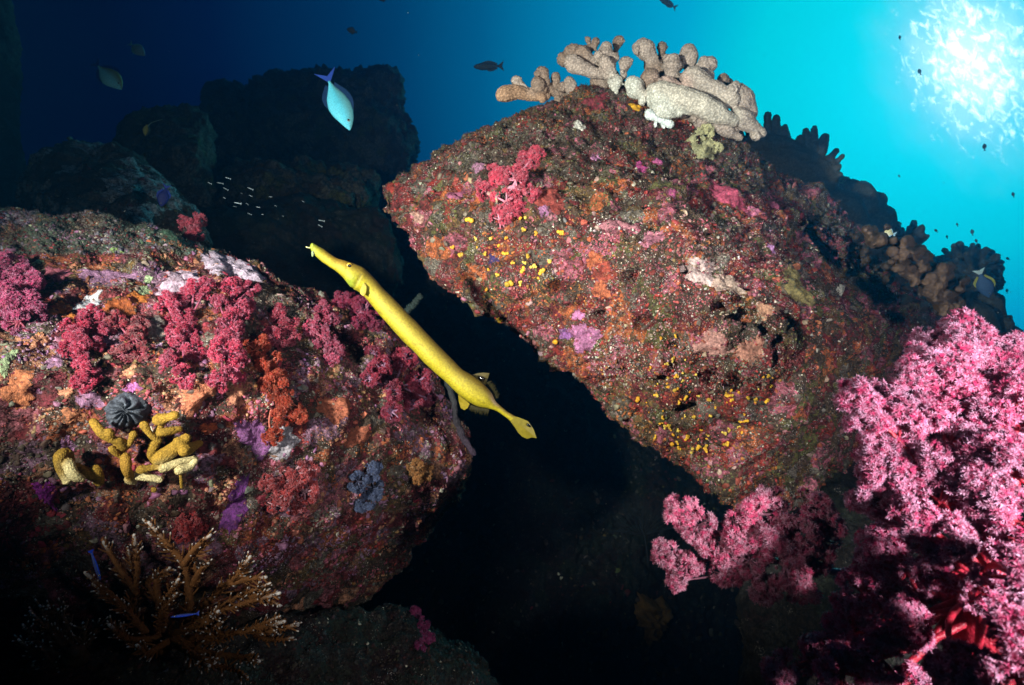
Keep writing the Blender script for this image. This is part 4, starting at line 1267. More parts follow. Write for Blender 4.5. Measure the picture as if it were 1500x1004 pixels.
mustard('left mustard yellow coral of curved plates, below the peach sponge', [
    ([(92, 664), (87, 672), (89, 688), (97, 702)], 7.5, MU, .05), ([(99, 678), (108, 696), (120, 702)], 7.5, MUP, .06), ([(122, 692), (133, 700)], 6, MU, .04), ([(140, 689), (145, 706)], 8, MU, .03),
    ([(96, 664), (104, 676)], 7, MU, .03), ([(98, 704)], 6, MUP, .055), ([(108, 684), (125, 690), (142, 692)], 6, MU, .02)], 21)
mustard('middle mustard yellow coral with thin wavy fingers under the grey cup coral', [
    ([(137, 619), (148, 633), (160, 641), (172, 647)], 6, MU, .05), ([(160, 634), (164, 645)], 6, MU, .05), ([(182, 653), (174, 646)], 8, MU, .05), ([(195, 637), (190, 650)], 6, MU, .05), ([(164, 658), (176, 669)], 5, MU, .05),
    ([(184, 670), (186, 688), (193, 702)], 6.5, (0.42, 0.22, 0.03), .06), ([(188, 702), (196, 706)], 5, MUP, .06), ([(172, 650), (182, 672)], 6, MU, .03)], 22)
mustard('right mustard yellow coral of spreading paddles right of the grey cup coral', [
    ([(211, 623), (221, 637), (232, 646)], 6, MU, .05), ([(234, 615), (255, 609)], 9.5, MU, .05), ([(228, 640), (238, 620)], 6, MU, .04), ([(236, 634), (262, 629)], 6, MU, .05), ([(232, 672), (254, 658), (272, 642)], 9.5, MU, .06),
    ([(270, 660), (292, 650)], 8, MU, .07), ([(262, 648), (275, 656)], 8, MU, .06), ([(239, 686), (262, 678), (286, 672)], 6, MUP, .07), ([(263, 689), (278, 684), (286, 676)], 6.5, MUP, .08), ([(203, 696), (234, 703)], 7, MUP, .08), ([(207, 688), (240, 682)], 7, MU, .06),
    ([(228, 646), (222, 668), (230, 684)], 7, MU, .02), ([(264, 690), (266, 714)], 2.2, MU, .07), ([(226, 718)], 4, MU, .02)], 23)


# -------- branching corals with white tips
def acropora(label, base, branches, col, tipc, rad_px=4.6, twig=1.0, key='foot'):
    rad0 = rad_px
    root = thing('branching_coral', label, 'coral', at(*base))
    b0 = Bag()
    k0 = base[2] / FPX
    for q in range(5):
        c = at(base[0] + rng.uniform(-16, 16), base[1] + rng.uniform(-6, 10), base[2] + rng.uniform(-.03, .03))
        b0.add(*tube(np.array([c, c + rng.standard_normal(3) * 8 * k0]), [11 * k0, 8 * k0], 9), C=np.array(col) * 0.7)
    b0.build('holdfast', M['acro'], root)
    branches = list(branches)
    for br in list(branches):      # finer shoots behind and between the main arms
        j0, j1 = rng.uniform(-9, 9, 2), rng.uniform(-26, 26, 2)
        dz_ = rng.uniform(0.0, 0.09)
        m_ = len(br) - 1
        branches.append([(x + j0[0] * (1 - i_ / m_) + j1[0] * i_ / m_, y + j0[1] * (1 - i_ / m_) + j1[1] * i_ / m_ + 6, d + dz_) for i_, (x, y, d) in enumerate(br)])
    for bi_, br in enumerate(branches):
        rad_px = rad0 if bi_ < len(branches) // 2 else rad0 * 0.62
        P = spline([at(*q) for q in br], 18)
        k = np.mean([q[2] for q in br]) / FPX
        n = len(P)
        b = Bag()
        rad = rad_px * k * np.linspace(1.15, 0.5, n)
        t = np.linspace(0, 1, n)
        def colour(V, tt):
            f = np.clip((tt - 0.86) / 0.14, 0, 1)[:, None]
            return np.array(col)[None] * (1 - f) + np.array(tipc)[None] * f
        V, T, Q = tube(P, rad, 8)
        tt = np.concatenate([np.repeat(np.concatenate([[0, 0], t, [1, 1]]), 8), [0, 1]])
        b.add(V, T, Q, colour(V, tt))
        L = np.linalg.norm(np.diff(P, axis=0), axis=1).sum()
        # side twigs
        nt = int(L / (4.6 * k) * twig)
        for q in range(nt):
            s = rng.uniform(0.15, 0.98)
            i = min(n - 2, int(s * (n - 1)))
            tg = P[i + 1] - P[i]; tg /= np.linalg.norm(tg)
            rv = ball(1)[0]; rv = rv - tg * rv.dot(tg); rv /= np.linalg.norm(rv)
            ln = rng.uniform(6, 20) * k * (1.15 - 0.5 * s)
            d = tg * 0.75 + rv
            d /= np.linalg.norm(d)
            tp = spline([P[i], P[i] + d * ln * 0.5 + tg * ln * .05, P[i] + (d + tg * 0.35) * ln], 6)
            V, T, Q = tube(tp, np.linspace(2.0, 1.0, 6) * k, 6)
            t6 = np.concatenate([np.repeat(np.concatenate([[0, 0], np.linspace(0, 1, 6), [1, 1]]), 6), [0, 1]])
            lite = rng.random() < 0.35 + 0.4 * (s > 0.8)
            b.add(V, T, Q, colour(V, t6 if lite else t6 * 0.8))
        # cups all along the bark
        nc = int(L / k * 1.3)
        ii = rng.integers(0, n - 1, nc)
        fr = rng.random((nc, 1))
        pc = P[ii] * (1 - fr) + P[ii + 1] * fr
        tg = P[ii + 1] - P[ii]; tg /= np.linalg.norm(tg, axis=1)[:, None]
        rv = ball(nc); rv -= tg * (rv * tg).sum(1)[:, None]; rv /= np.linalg.norm(rv, axis=1)[:, None]
        pos = pc + rv * rad[ii][:, None] * 0.8
        tv = np.array([[1, 0, 0], [-.5, .87, 0], [-.5, -.87, 0], [0, 0, 2.6]])
        b.scatter(tv, np.array([[0, 1, 3], [1, 2, 3], [2, 0, 3]]), np.zeros((0, 4), int), pos, frames(rv + tg * 0.8), np.full((nc, 3), 1.15 * k) * rng.uniform(.7, 1.3, (nc, 1)), np.tile(np.array(col) * 1.25, (nc, 1)))
        b.build('branch', M['acro'], root)
    return root


AB, AT = (0.145, 0.055, 0.015), (0.48, 0.42, 0.37)


def z7(pts, d0, d1):
    n = len(pts)
    return [(x / 3, 669 + y / 3, d0 + (d1 - d0) * i / max(1, n - 1)) for i, (x, y) in enumerate(pts)]


acropora('brown branching coral spreading wide at the lower left, blue cleaner wrasse over it', (245, 925, 1.16), [
    z7([(800, 760), (835, 640), (815, 480), (745, 390), (655, 290)], 1.15, 1.06), z7([(810, 470), (860, 400), (925, 345)], 1.1, 1.08), z7([(600, 780), (585, 650), (605, 500), (590, 345)], 1.14, 1.08),
    z7([(640, 770), (520, 640), (375, 510)], 1.12, 1.02), z7([(600, 600), (530, 500), (455, 375)], 1.11, 1.1), z7([(800, 740), (930, 620), (1040, 520), (1100, 440)], 1.14, 1.08), z7([(980, 570), (1080, 540), (1170, 530)], 1.11, 1.08),
    z7([(800, 760), (1000, 670), (1230, 600)], 1.12, 1.02), z7([(1080, 650), (1150, 625), (1230, 655)], 1.08, 1.03), z7([(820, 800), (1060, 770), (1250, 725)], 1.12, 1.0), z7([(1100, 765), (1200, 765), (1310, 735)], 1.06, 1.0),
    z7([(720, 760), (730, 640), (785, 540)], 1.12, 1.0), z7([(850, 560), (880, 500), (915, 470)], 1.1, 1.06), z7([(700, 660), (690, 540), (745, 490)], 1.14, 1.12), z7([(700, 800), (560, 800), (480, 740)], 1.12, 1.0),
    z7([(760, 800), (900, 860), (1050, 880), (1140, 900)], 1.1, 0.96), z7([(740, 810), (650, 860), (600, 830)], 1.1, 0.98), z7([(760, 780), (900, 730), (960, 680)], 1.1, 0.96), z7([(780, 800), (860, 880), (920, 920)], 1.1, .98)], AB, AT)
acropora('smaller dim branching coral with white finger tips at the bottom left corner', (110, 962, 1.05), [
    z7([(330, 880), (230, 780), (130, 680)], 1.06, 0.98), z7([(310, 880), (215, 760), (175, 655)], 1.06, 1.0), z7([(320, 870), (300, 760), (255, 670)], 1.06, 1.02), z7([(300, 890), (180, 830), (100, 740)], 1.05, .96),
    z7([(280, 890), (150, 860), (80, 805)], 1.05, .95), z7([(350, 880), (370, 800), (365, 730)], 1.06, 1.03), z7([(300, 870), (240, 720), (210, 655)], 1.07, 1.03)], (0.13, 0.075, 0.04), (0.66, 0.64, 0.60), rad_px=3.2, twig=0.9)

# -------- yellow cup corals, each a tuft of a few polyps, on the tilted rock
def cups_mesh(seed):
    r = np.random.default_rng(seed)
    b = Bag()
    tv, tt, tq = sphere_tpl(8, 6)
    n = r.integers(2, 6)
    for i in range(n):
        a, q = r.uniform(0, 6.28), r.uniform(0.2, 0.9) * (i > 0)
        c = np.array([math.cos(a) * q, math.sin(a) * q, 0.5 + r.uniform(-.1, .4)])
        s = r.uniform(0.38, 0.62)
        V = tv * [s, s, s * 1.2]
        V[:, 2] = np.where(V[:, 2] > s * 0.9, s * 0.75, V[:, 2])
        b.add(V + c, tt, tq, np.array([(0.60, 0.31, 0.02), (0.50, 0.22, 0.012), (0.55, 0.36, 0.06), (0.42, 0.24, 0.02)][seed % 4]) * r.uniform(0.7, 1.15))
        b.add(*tube(np.array([[c[0] * .6, c[1] * .6, -0.3], c]), [0.2, 0.25], 6), C=(0.40, 0.22, 0.03))
    V = np.vstack(b.V)
    return mesh_np('cup_coral', V, [np.vstack(b.T), np.vstack(b.Q)], M['yellow'], np.vstack(b.C))


CUPS = [cups_mesh(s) for s in range(8)]


def cup(px, py, r, label, group, key='right', droop=0.0):
    p, n = ROCKS[key].hit(px, py)
    k = np.linalg.norm(p) / FPX
    o = bpy.data.objects.new('yellow_polyp_cluster', CUPS[rng.integers(0, 8)])
    COL.objects.link(o)
    z = n + np.array([0, 0, -droop])
    Rm = frames(z[None])[0]
    o.matrix_world = Matrix.Translation(Vector(p)) @ Matrix(Rm.tolist()).to_4x4() @ Matrix.Scale(r * k, 4)
    tag(o, label, 'cup coral', group)


for (x, y, r, lb) in [(732, 466, 6, 'yellow polyp cluster hanging from the overhanging edge, beside the trumpetfish back'), (815, 500, 6, 'yellow polyp cluster hanging lower along the overhanging edge'),
                      (690, 322, 6, 'yellow polyp pair highest on the left of the tilted rock'), (748, 412, 7, 'largest golden polyp cluster near the overhanging edge'),
                      (934, 582, 5, 'lone yellow polyp cluster on the lower overhanging edge')]:
    cup(x, y, r, lb, 'yellow cup corals on the tilted rock', droop=0.8)
spots = [(697, 350), (700, 364), (731, 362), (742, 349), (767, 337), (770, 320), (774, 377), (768, 386), (781, 392), (795, 399), (788, 408), (717, 396), (729, 403), (762, 415), (664, 363), (675, 376), (713, 423), (786, 343), (762, 322), (720, 350), (806, 385), (752, 386), (822, 341),
         (765, 396), (740, 372), (712, 372), (990, 492), (968, 496), (985, 527), (960, 640), (985, 650), (995, 655), (1005, 640)]
poly = [(930, 560), (990, 500), (1040, 580), (1130, 540), (1140, 600), (1100, 640), (1010, 672), (965, 640)]


def inside(x, y):
    c = False
    for i in range(len(poly)):
        (x0, y0), (x1, y1) = poly[i], poly[i - 1]
        if (y0 > y) != (y1 > y) and x < (x1 - x0) * (y - y0) / (y1 - y0) + x0:
            c = not c
    return c


while len(spots) < 125:
    x, y = rng.uniform(925, 1145), rng.uniform(495, 675)
    if inside(x, y):
        spots.append((x, y))
for i, (x, y) in enumerate(spots):
    cup(x, y, rng.uniform(2.6, 5.2) if i < 33 else rng.uniform(1.6, 3.6), 'small yellow polyp cluster dotted over the lower half of the tilted rock', 'small yellow polyps on the tilted rock')

# -------- rope sponge, sea fan and orange sponge in the dark gap
def rope(label, pts, r, c0, c1):
    P = spline([at(*q) for q in pts], 24)
    k = pts[0][2] / FPX
    V, T, Q = tube(P, r * k * (1 + 0.18 * np.sin(np.arange(24) * 1.7)), 10)
    V = V + 1.6 * k * np.stack([fbm(V, 0.15 / k, 2, q) for q in range(3)], 1)
    t = np.linspace(0, 1, len(V))[:, None]
    o = part('rope_sponge', V, [T, Q], M['crust'], None, np.array(c0)[None] * (1 - t) + np.array(c1)[None] * t)
    tag(o, label, 'sponge')


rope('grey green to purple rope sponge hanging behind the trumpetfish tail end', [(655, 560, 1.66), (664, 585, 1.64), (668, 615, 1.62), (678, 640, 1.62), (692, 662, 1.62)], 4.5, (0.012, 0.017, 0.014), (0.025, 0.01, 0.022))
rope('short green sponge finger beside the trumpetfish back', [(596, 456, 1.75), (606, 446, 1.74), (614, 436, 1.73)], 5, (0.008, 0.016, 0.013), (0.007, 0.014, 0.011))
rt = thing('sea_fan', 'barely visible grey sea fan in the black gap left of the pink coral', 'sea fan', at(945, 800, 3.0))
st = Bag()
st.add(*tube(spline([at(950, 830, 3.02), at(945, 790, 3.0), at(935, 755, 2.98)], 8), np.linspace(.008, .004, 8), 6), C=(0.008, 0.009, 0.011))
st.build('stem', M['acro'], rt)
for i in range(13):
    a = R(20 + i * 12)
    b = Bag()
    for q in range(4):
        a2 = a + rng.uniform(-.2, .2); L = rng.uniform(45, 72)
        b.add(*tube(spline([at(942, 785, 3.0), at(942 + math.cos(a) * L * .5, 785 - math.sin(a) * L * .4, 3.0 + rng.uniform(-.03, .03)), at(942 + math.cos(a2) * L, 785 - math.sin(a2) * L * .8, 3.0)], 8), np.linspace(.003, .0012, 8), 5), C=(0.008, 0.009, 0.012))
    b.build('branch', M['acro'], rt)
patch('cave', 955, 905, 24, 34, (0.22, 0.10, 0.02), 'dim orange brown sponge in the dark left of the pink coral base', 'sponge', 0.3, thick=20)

# ------------------------------------------------------------------ fish
def plate(V, thick, n):
    """A thin fin: outline points V (n,3) made a closed plate along normal n."""
    V = np.asarray(V, float); m = len(V)
    c = V.mean(0)
    top = np.vstack([V + n * thick * 0.15, [c + n * thick]]); bot = np.vstack([V - n * thick * 0.15, [c - n * thick]])
    js = np.arange(m); jn = (js + 1) % m
    T = np.vstack([np.stack([js, jn, np.full(m, m)], 1), np.stack([jn + m + 1, js + m + 1, np.full(m, 2 * m + 1)], 1)])
    Q = np.stack([jn, js, js + m + 1, jn + m + 1], 1)
    return np.vstack([top, bot]), T, Q


def loft_body(C, H, W, up, side, seg=18, power=1.0):
    """Rings along centreline C with half heights H (along up[i]) and half widths W (along side)."""
    n = len(C)
    a = np.arange(seg) * 2 * math.pi / seg
    V = np.vstack([C[i] + H[i] * np.sin(a)[:, None] * up[i] + W[i] * np.cos(a)[:, None] * side[i] for i in range(n)])
    i, j = np.meshgrid(np.arange(n - 1), np.arange(seg), indexing='ij')
    Q = np.stack([i * seg + j, i * seg + (j + 1) % seg, (i + 1) * seg + (j + 1) % seg, (i + 1) * seg + j], -1).reshape(-1, 4)
    V = np.vstack([V, C[:1], C[-1:]])
    js = np.arange(seg)
    T = np.vstack([np.stack([np.full(seg, n * seg), (js + 1) % seg, js], 1), np.stack([np.full(seg, n * seg + 1), (n - 1) * seg + js, (n - 1) * seg + (js + 1) % seg], 1)])
    return V, T, Q, np.concatenate([np.tile(a, n), [0, 0]])


# trumpetfish
up_px = [(457, 356), (461, 357), (468, 361), (476, 366), (487, 374), (497, 379), (507, 382), (517, 385), (525, 388), (533, 392), (541, 399), (549, 408), (561, 421), (573, 433), (595, 456), (615, 476), (632, 494), (648, 511), (662, 525), (676, 539), (690, 548), (702, 556), (712, 565), (720, 575), (727, 588), (734, 595), (742, 602), (750, 607), (757, 611)]
lo_px = [(455, 364), (457, 370), (463, 377), (471, 384), (480, 390), (489, 396), (498, 403), (504, 409), (510, 417), (516, 424), (524, 428), (532, 434), (540, 443), (548, 453), (567, 475), (590, 501), (606, 516), (622, 533), (636, 546), (652, 560), (669, 577), (683, 588), (696, 595), (706, 598), (715, 599), (726, 602), (734, 607), (742, 613), (749, 619)]
nn_ = len(up_px)
dd_ = np.linspace(1.10, 1.24, nn_)
Uw = np.array([at(x, y, d) for (x, y), d in zip(up_px, dd_)])
Lw = np.array([at(x, y, d) for (x, y), d in zip(lo_px, dd_)])
S = 110
ts = np.linspace(0, 1, S)
Us, Ls = spline(Uw, S), spline(Lw, S)
Cs = (Us + Ls) / 2
Hs = np.linalg.norm(Us - Ls, axis=1) / 2
upv = (Us - Ls) / (2 * Hs[:, None])
tang = np.gradient(Cs, axis=0); tang /= np.linalg.norm(tang, axis=1)[:, None]
sidev = np.cross(tang, upv); sidev /= np.linalg.norm(sidev, axis=1)[:, None]
if sidev[40].dot(Cs[40]) > 0: sidev = -sidev
wr = np.interp(ts, [0, 0.08, 0.25, 0.34, 0.6, 0.8, 0.9, 1], [0.55, 0.62, 0.66, 0.72, 0.85, 0.72, 0.6, 0.5])
Hs = Hs * 0.95
V, T, Q, A = loft_body(Cs, Hs, Hs * wr, upv, sidev, 32)
tt = np.concatenate([np.repeat(ts, 32), [0, 1]])
vert = np.sin(A)
# colouring: yellow flank and belly, ochre back painted darker as light from below leaves it, darkened underside, green tinge on snout and gill, thin pale lengthwise lines
yel, och_shade, grn = np.array([0.25, 0.195, 0.005]), np.array([0.085, 0.05, 0.005]), np.array([0.12, 0.17, 0.012])
fb = np.clip((vert + 0.05) / 0.75, 0, 1)[:, None] ** 1.1
C = yel * (1 - fb * 0.9) + och_shade * fb * 0.9
C = C * (1 - 0.35 * np.clip((-vert - 0.45) / 0.5, 0, 1))[:, None]
g = np.clip(1 - tt / 0.11, 0, 1)[:, None] * 0.7 + np.exp(-((tt - 0.285) / 0.035) ** 2)[:, None] * np.clip(0.4 - vert, 0, 1)[:, None] * 0.75
C = C * (1 - g) + grn * g
snout = np.exp(-((tt - 0.19) / 0.05) ** 2)[:, None] * np.clip(vert + 0.3, 0, 1)[:, None] * 0.45
C = C * (1 - snout) + np.array([0.22, 0.11, 0.008]) * snout
for lv, wd, am in ((-0.12, 0.05, 0.6), (0.28, 0.035, 0.35), (-0.5, 0.035, 0.3), (0.08, 0.03, 0.3), (0.5, 0.03, 0.3), (-0.3, 0.03, 0.25)):
    ln = np.exp(-((vert - lv) / wd) ** 2) * (tt > 0.33) * (tt < 0.86)
    C = C + (np.array([0.40, 0.33, 0.09]) - C) * (ln * am)[:, None]
pk = np.exp(-((tt - 0.845) / 0.03) ** 2) * np.clip((vert - 0.2) / 0.4, 0, 1) * 0.7
C = C * (1 - pk[:, None]) + np.array([0.25, 0.17, 0.10]) * pk[:, None]
dots = (vnoise(V, 800, 5) > 0.7) * (vert < 0.1) * (tt > 0.33)
C = C * np.where(dots, 0.62, 1.0)[:, None]
# relief: gill cover swelling with a groove behind it, gape line
gill = np.exp(-((tt - 0.275) / 0.028) ** 2) * np.exp(-((vert + 0.35) / 0.5) ** 2)
groove = np.exp(-((tt - 0.318) / 0.006) ** 2) * (vert < 0.45)
Nn = vnormals(V, Q, T)
inw = (V - np.vstack([np.repeat(Cs, 32, 0), Cs[:1], Cs[-1:]]))
inw /= np.linalg.norm(inw, axis=1)[:, None] + 1e-9
V = V + inw * (0.0032 * gill - 0.0026 * groove)[:, None]
V = V + inw * (0.0006 * vnoise(V, 90, 8))[:, None]
C = C * (1 - 0.55 * groove)[:, None]  # shade in the groove also painted into the skin colour
fish = thing('trumpetfish', 'long bright yellow trumpetfish swimming up to the left between the two rocks', 'fish', Cs[50])
BASE[fish.name] = Cs[50]
part('body', V, [T, Q], M['skin'], fish, C)
sd = sidev[50]
k1 = 1.2 / FPX
tv_, tt_, tq_ = sphere_tpl(16, 10)


def eye_at(parent, pos, r, nrm, ring_col, name='eye'):
    b = Bag()
    Fm = frames(np.array([nrm]), np.array([0.0]))[0]
    V = (tv_ * [1, 1, 0.55]) @ Fm.T * r + pos
    z = tv_[:, 2]
    C = np.where((z > 0.80)[:, None], np.array([[0.004, 0.004, 0.005]]), np.array([ring_col]))
    part(name, V, [tt_, tq_], M['eye'], parent, C)


for sgn in (1, -1):
    p0 = at(511.5, 389.5, np.interp(511, [457, 757], [1.10, 1.24]))
    i0 = int(np.argmin(np.linalg.norm(Cs - p0, axis=1)))
    off = np.dot(p0 - Cs[i0], upv[i0]) / Hs[i0]
    surf = Cs[i0] + upv[i0] * off * Hs[i0] + sgn * sidev[i0] * Hs[i0] * wr[i0] * math.sqrt(max(0.05, 1 - off * off))
    eye_at(fish, surf - sgn * sidev[i0] * 0.0018, 0.0056, sgn * sidev[i0], (0.55, 0.30, 0.03))
# open mouth: a pale lower lip disc with the hollow's shade painted on as a dark centre, and a chin barbel
i1 = 2
mc = at(459.5, 368, 1.106)
axis_m = at(457, 371, 1.09) - at(463, 365, 1.105); axis_m = -sd * 0.75 - tang[0] * -0.2
mo = (tv_ * [1, 1, 0.4])
nrm_m = (sidev[0] * 0.8 - tang[0] * 0.6); nrm_m /= np.linalg.norm(nrm_m)
Fm = frames(nrm_m[None], np.array([0.0]))[0]
uaxis = upv[1]; vax = np.cross(nrm_m, uaxis); vax /= np.linalg.norm(vax); uax = np.cross(vax, nrm_m)
Vm = mc + (tv_[:, :1] * uax * 8.5 + tv_[:, 1:2] * vax * 2.6) * k1 + tv_[:, 2:3] * nrm_m * 2.2 * k1
rad2 = np.hypot(tv_[:, 0], tv_[:, 1])
Cm = np.where(((tv_[:, 2] > 0) & (rad2 < 0.42))[:, None], np.array([[0.02, 0.02, 0.02]]), np.array([[0.13, 0.16, 0.07]]))
part('lips', Vm, [tt_, tq_], M['skin'], fish, Cm)
V, T, Q = tube(spline([at(457, 363, 1.106), at(452, 363, 1.102), at(448.5, 362, 1.10)], 6), np.linspace(1.1, 0.5, 6) * k1, 6)
part('barbel', V, [T, Q], M['skin'], fish, np.tile((0.55, 0.55, 0.22), (len(V), 1)))


def fin(name, pix, d0, d1, col, thick=0.0016, parent=None, mat='fin'):
    n = len(pix)
    base = [at(x, y, d0 + (d1 - d0) * i / (n - 1)) for i, (x, y) in enumerate(pix)]
    V, T, Q = plate(base, thick, sd)
    part(name, V, [T, Q], M[mat], parent or fish, np.tile(col, (len(V), 1)), smooth=False)


DT = 1.235
fin('tail_fin', [(749, 610), (758, 611), (766, 614), (773, 617), (778, 623), (782, 630), (784, 636), (786, 642), (779, 641), (772, 643), (765, 640), (759, 634), (754, 626), (748, 618)], DT, DT, (0.20, 0.15, 0.006), 0.003)
V, T, Q = plate([at(x, y, DT - 0.006) for (x, y) in ((772, 620), (776, 622), (778, 626), (775, 626), (771, 623))], 0.001, sd)
part('tail_spot', V, [T, Q], M['eye'], fish, np.tile((0.006, 0.006, 0.005), (len(V), 1)))
fin('dorsal_fin', [(692, 549), (700, 547), (708, 546), (717, 547), (715, 553), (713, 560), (711, 564)], 1.215, 1.225, (0.10, 0.075, 0.02))
V, T, Q = plate([at(x, y, 1.213) for (x, y) in ((700, 550), (705, 551), (711, 555), (708, 560), (703, 556))], 0.0012, sd)
part('fin_spot', V, [T, Q], M['eye'], fish, np.tile((0.008, 0.006, 0.004), (len(V), 1)))
fin('anal_fin', [(671, 578), (677, 583), (684, 588), (688, 592), (685, 598), (680, 601), (675, 598), (672, 588)], 1.205, 1.215, (0.26, 0.19, 0.012))
fin('pectoral_fin', [(527, 426), (533, 414), (537, 420), (536, 429), (532, 434), (528, 431)], 1.1335, 1.1335, (0.22, 0.16, 0.006), 0.0015, None, 'skin')
# fine rays trailing from both soft fins
def ray_bristles(pts, dirpx, n, d, ln):
    b = Bag()
    P = spline([at(x, y, d) for x, y in pts], n)
    dv = at(600 + dirpx[0], 500 + dirpx[1], d) - at(600, 500, d)
    dv /= np.linalg.norm(dv)
    for i in range(n):
        L = rng.uniform(0.7, 1.1) * ln * k1
        b.add(*tube(np.array([P[i], P[i] + dv * L * .5, P[i] + (dv + 0.05 * rng.standard_normal(3)) * L]), np.array([.35, .25, .12]) * k1, 4), C=(0.10, 0.08, 0.02))
    return b


ray_bristles([(687, 592), (700, 597), (716, 600)], (-1, 6), 22, 1.215, 9).build('fin_rays', M['fin'], fish)
ray_bristles([(712, 562), (720, 572), (726, 584)], (5, -3), 16, 1.22, 8).build('fin_rays', M['fin'], fish)


# other fish: one builder, profile per kind
def small_fish(name, label, head, tail, d, prof, col_b, col_u=None, col_l=None, fork=0.5, d_tail=None, flip=False, group=None, fins=True, tailcol=None, width=0.35, cat='fish', finc=None, eye=True, tailspan=1.0):
    """prof: (t, up, down) fractions of the length from snout 0 to tail base 1."""
    Hd, Tl = at(*head, d), at(*tail, d_tail or d)
    Lv = Tl - Hd; L = np.linalg.norm(Lv); x = Lv / L
    view = (Hd + Tl) / 2; view = view / np.linalg.norm(view)
    z = np.cross(x, view); z /= np.linalg.norm(z)
    if z[2] < 0: z = -z
    if flip: z = -z
    y = np.cross(z, x)
    pr = np.array(prof, float)
    t = 1 - np.cos(np.linspace(0, 1, 26) * math.pi / 2) * 1.0
    t = np.linspace(0, 1, 26) ** 1.25
    up_ = np.interp(t, pr[:, 0], pr[:, 1]); dn = np.interp(t, pr[:, 0], pr[:, 2])
    Cn = Hd + np.outer(t * L, x) + np.outer((up_ - dn) / 2 * L, z)
    Hh = (up_ + dn) / 2 * L
    n = len(t)
    V, T, Q, A = loft_body(Cn, Hh, Hh * width, np.tile(z, (n, 1)), np.tile(y, (n, 1)), 16)
    v = np.sin(A)[:, None]
    cu, cl = np.array(col_u if col_u is not None else col_b), np.array(col_l if col_l is not None else col_b)
    f = np.clip(v * 1.6, -1, 1)
    C = np.where(f > 0, np.array(col_b) * (1 - f) + cu * f, np.array(col_b) * (1 + f) - cl * f)
    root = thing(name, label, cat, (Hd + Tl) / 2, group)
    part('body', V, [T, Q], M['skin'], root, C)
    tcl = tailcol if tailcol is not None else col_u if col_u is not None else col_b
    hb = up_[-1] * L
    ext = tailspan * 0.22 * L
    Pt = [Tl + z * hb * .8 - x * .02 * L, Tl + x * ext * 1.0 + z * ext * 0.95, Tl + x * ext * (1.0 - fork * 0.9) + z * 0.0, Tl + x * ext * 1.0 - z * ext * 0.95, Tl - z * hb * .8 - x * .02 * L]
    V, T, Q = plate(Pt, 0.008 * L, y)
    part('tail_fin', V, [T, Q], M['fin'], root, np.tile(tcl, (len(V), 1)), smooth=False)
    if fins:
        fc = finc if finc is not None else tcl
        for nm, arr, sg in (('dorsal_fin', up_, 1), ('anal_fin', dn, -1)):
            ss = np.linspace(0.32 if sg > 0 else 0.5, 0.9, 7)
            lo_ = [Hd + x * L * s_ + z * sg * np.interp(s_, t, arr) * L * .93 for s_ in ss]
            hi_ = [Hd + x * L * (s_ + 0.05) + z * sg * (np.interp(s_, t, arr) + 0.075 * math.sin((i_ + 1) / 8 * 3.0)) * L for i_, s_ in enumerate(ss)]
            V, T, Q = plate(lo_ + hi_[::-1], 0.006 * L, y)
            part(nm, V, [T, Q], M['fin'], root, np.tile(fc, (len(V), 1)), smooth=False)
    if eye:
        for sg in (1, -1):
            i_ = 6
            eye_at(root, Cn[i_] + z * Hh[i_] * 0.25 + sg * y * Hh[i_] * width * 0.9, 0.028 * L, sg * y, (0.35, 0.33, 0.25))
    return root


UNI = [(0, .01, .01), (.06, .07, .05), (.18, .15, .11), (.35, .21, .19), (.5, .22, .22), (.68, .17, .18), (.85, .07, .08), (.95, .03, .03), (1, .025, .025)]
OVAL = [(0, .02, .02), (.08, .12, .10), (.25, .25, .22), (.45, .31, .29), (.65, .28, .27), (.85, .12, .12), (1, .05, .05)]
PAR = [(0, .03, .02), (.08, .09, .07), (.3, .14, .13), (.55, .14, .13), (.8, .08, .07), (.92, .05, .045), (1, .05, .05)]
SLIM = [(0, .012, .012), (.1, .04, .035), (.35, .065, .06), (.65, .058, .055), (.9, .032, .032), (1, .03, .03)]
small_fish('surgeonfish', 'large pale blue silver fish diving nose down before the far rock', (512.5, 191), (482, 119), 2.5, UNI, (0.10, 0.55, 0.68), (0.10, 0.30, 0.32), (0.14, 0.66, 0.80), fork=0.75, tailcol=(0.05, 0.12, 0.55), finc=(0.02, 0.06, 0.16), width=0.32)
small_fish('surgeonfish', 'silvery fish with olive back nosing down in the dark upper left water', (178, 131.5), (144, 97), 2.9, [(a, b * 1.35, c * 1.25) for a, b, c in UNI], (0.25, 0.75, 0.80), (0.22, 0.26, 0.10), (0.32, 0.85, 0.90), fork=0.75, tailcol=(0.03, 0.05, 0.30), finc=(0.03, 0.06, 0.3))
small_fish('surgeonfish', 'small dim grey fish above the olive backed silvery one', (212, 82), (193, 66), 4.2, [(a, b * 1.4, c * 1.4) for a, b, c in UNI], (0.30, 0.42, 0.44), fork=0.6)
ido = small_fish('moorish_idol', 'tiny yellow and black banner fish before the small blocky rock', (213, 199), (216, 183), 3.0, [(0, .03, .03), (.2, .2, .2), (.5, .3, .3), (.8, .2, .2), (1, .05, .05)], (0.50, 0.40, 0.05), (0.03, 0.03, 0.02), (0.5, 0.42, 0.1), fork=0.2, tailcol=(0.02, 0.02, 0.02))
V, T, Q = tube(spline([at(216, 186, 3.0), at(222, 180, 3.0), at(238, 175, 3.0)], 8), np.linspace(.003, .0012, 8), 5)
part('filament', V, [T, Q], M['fin'], ido, np.tile((0.4, 0.4, 0.3), (len(V), 1)))
DKF = (0.05, 0.055, 0.06)
small_fish('parrotfish', 'dark slender fish silhouette hovering in mid blue water', (694, 98.5), (731, 97), 5.5, PAR, DKF, fork=0.4, tailspan=0.9)
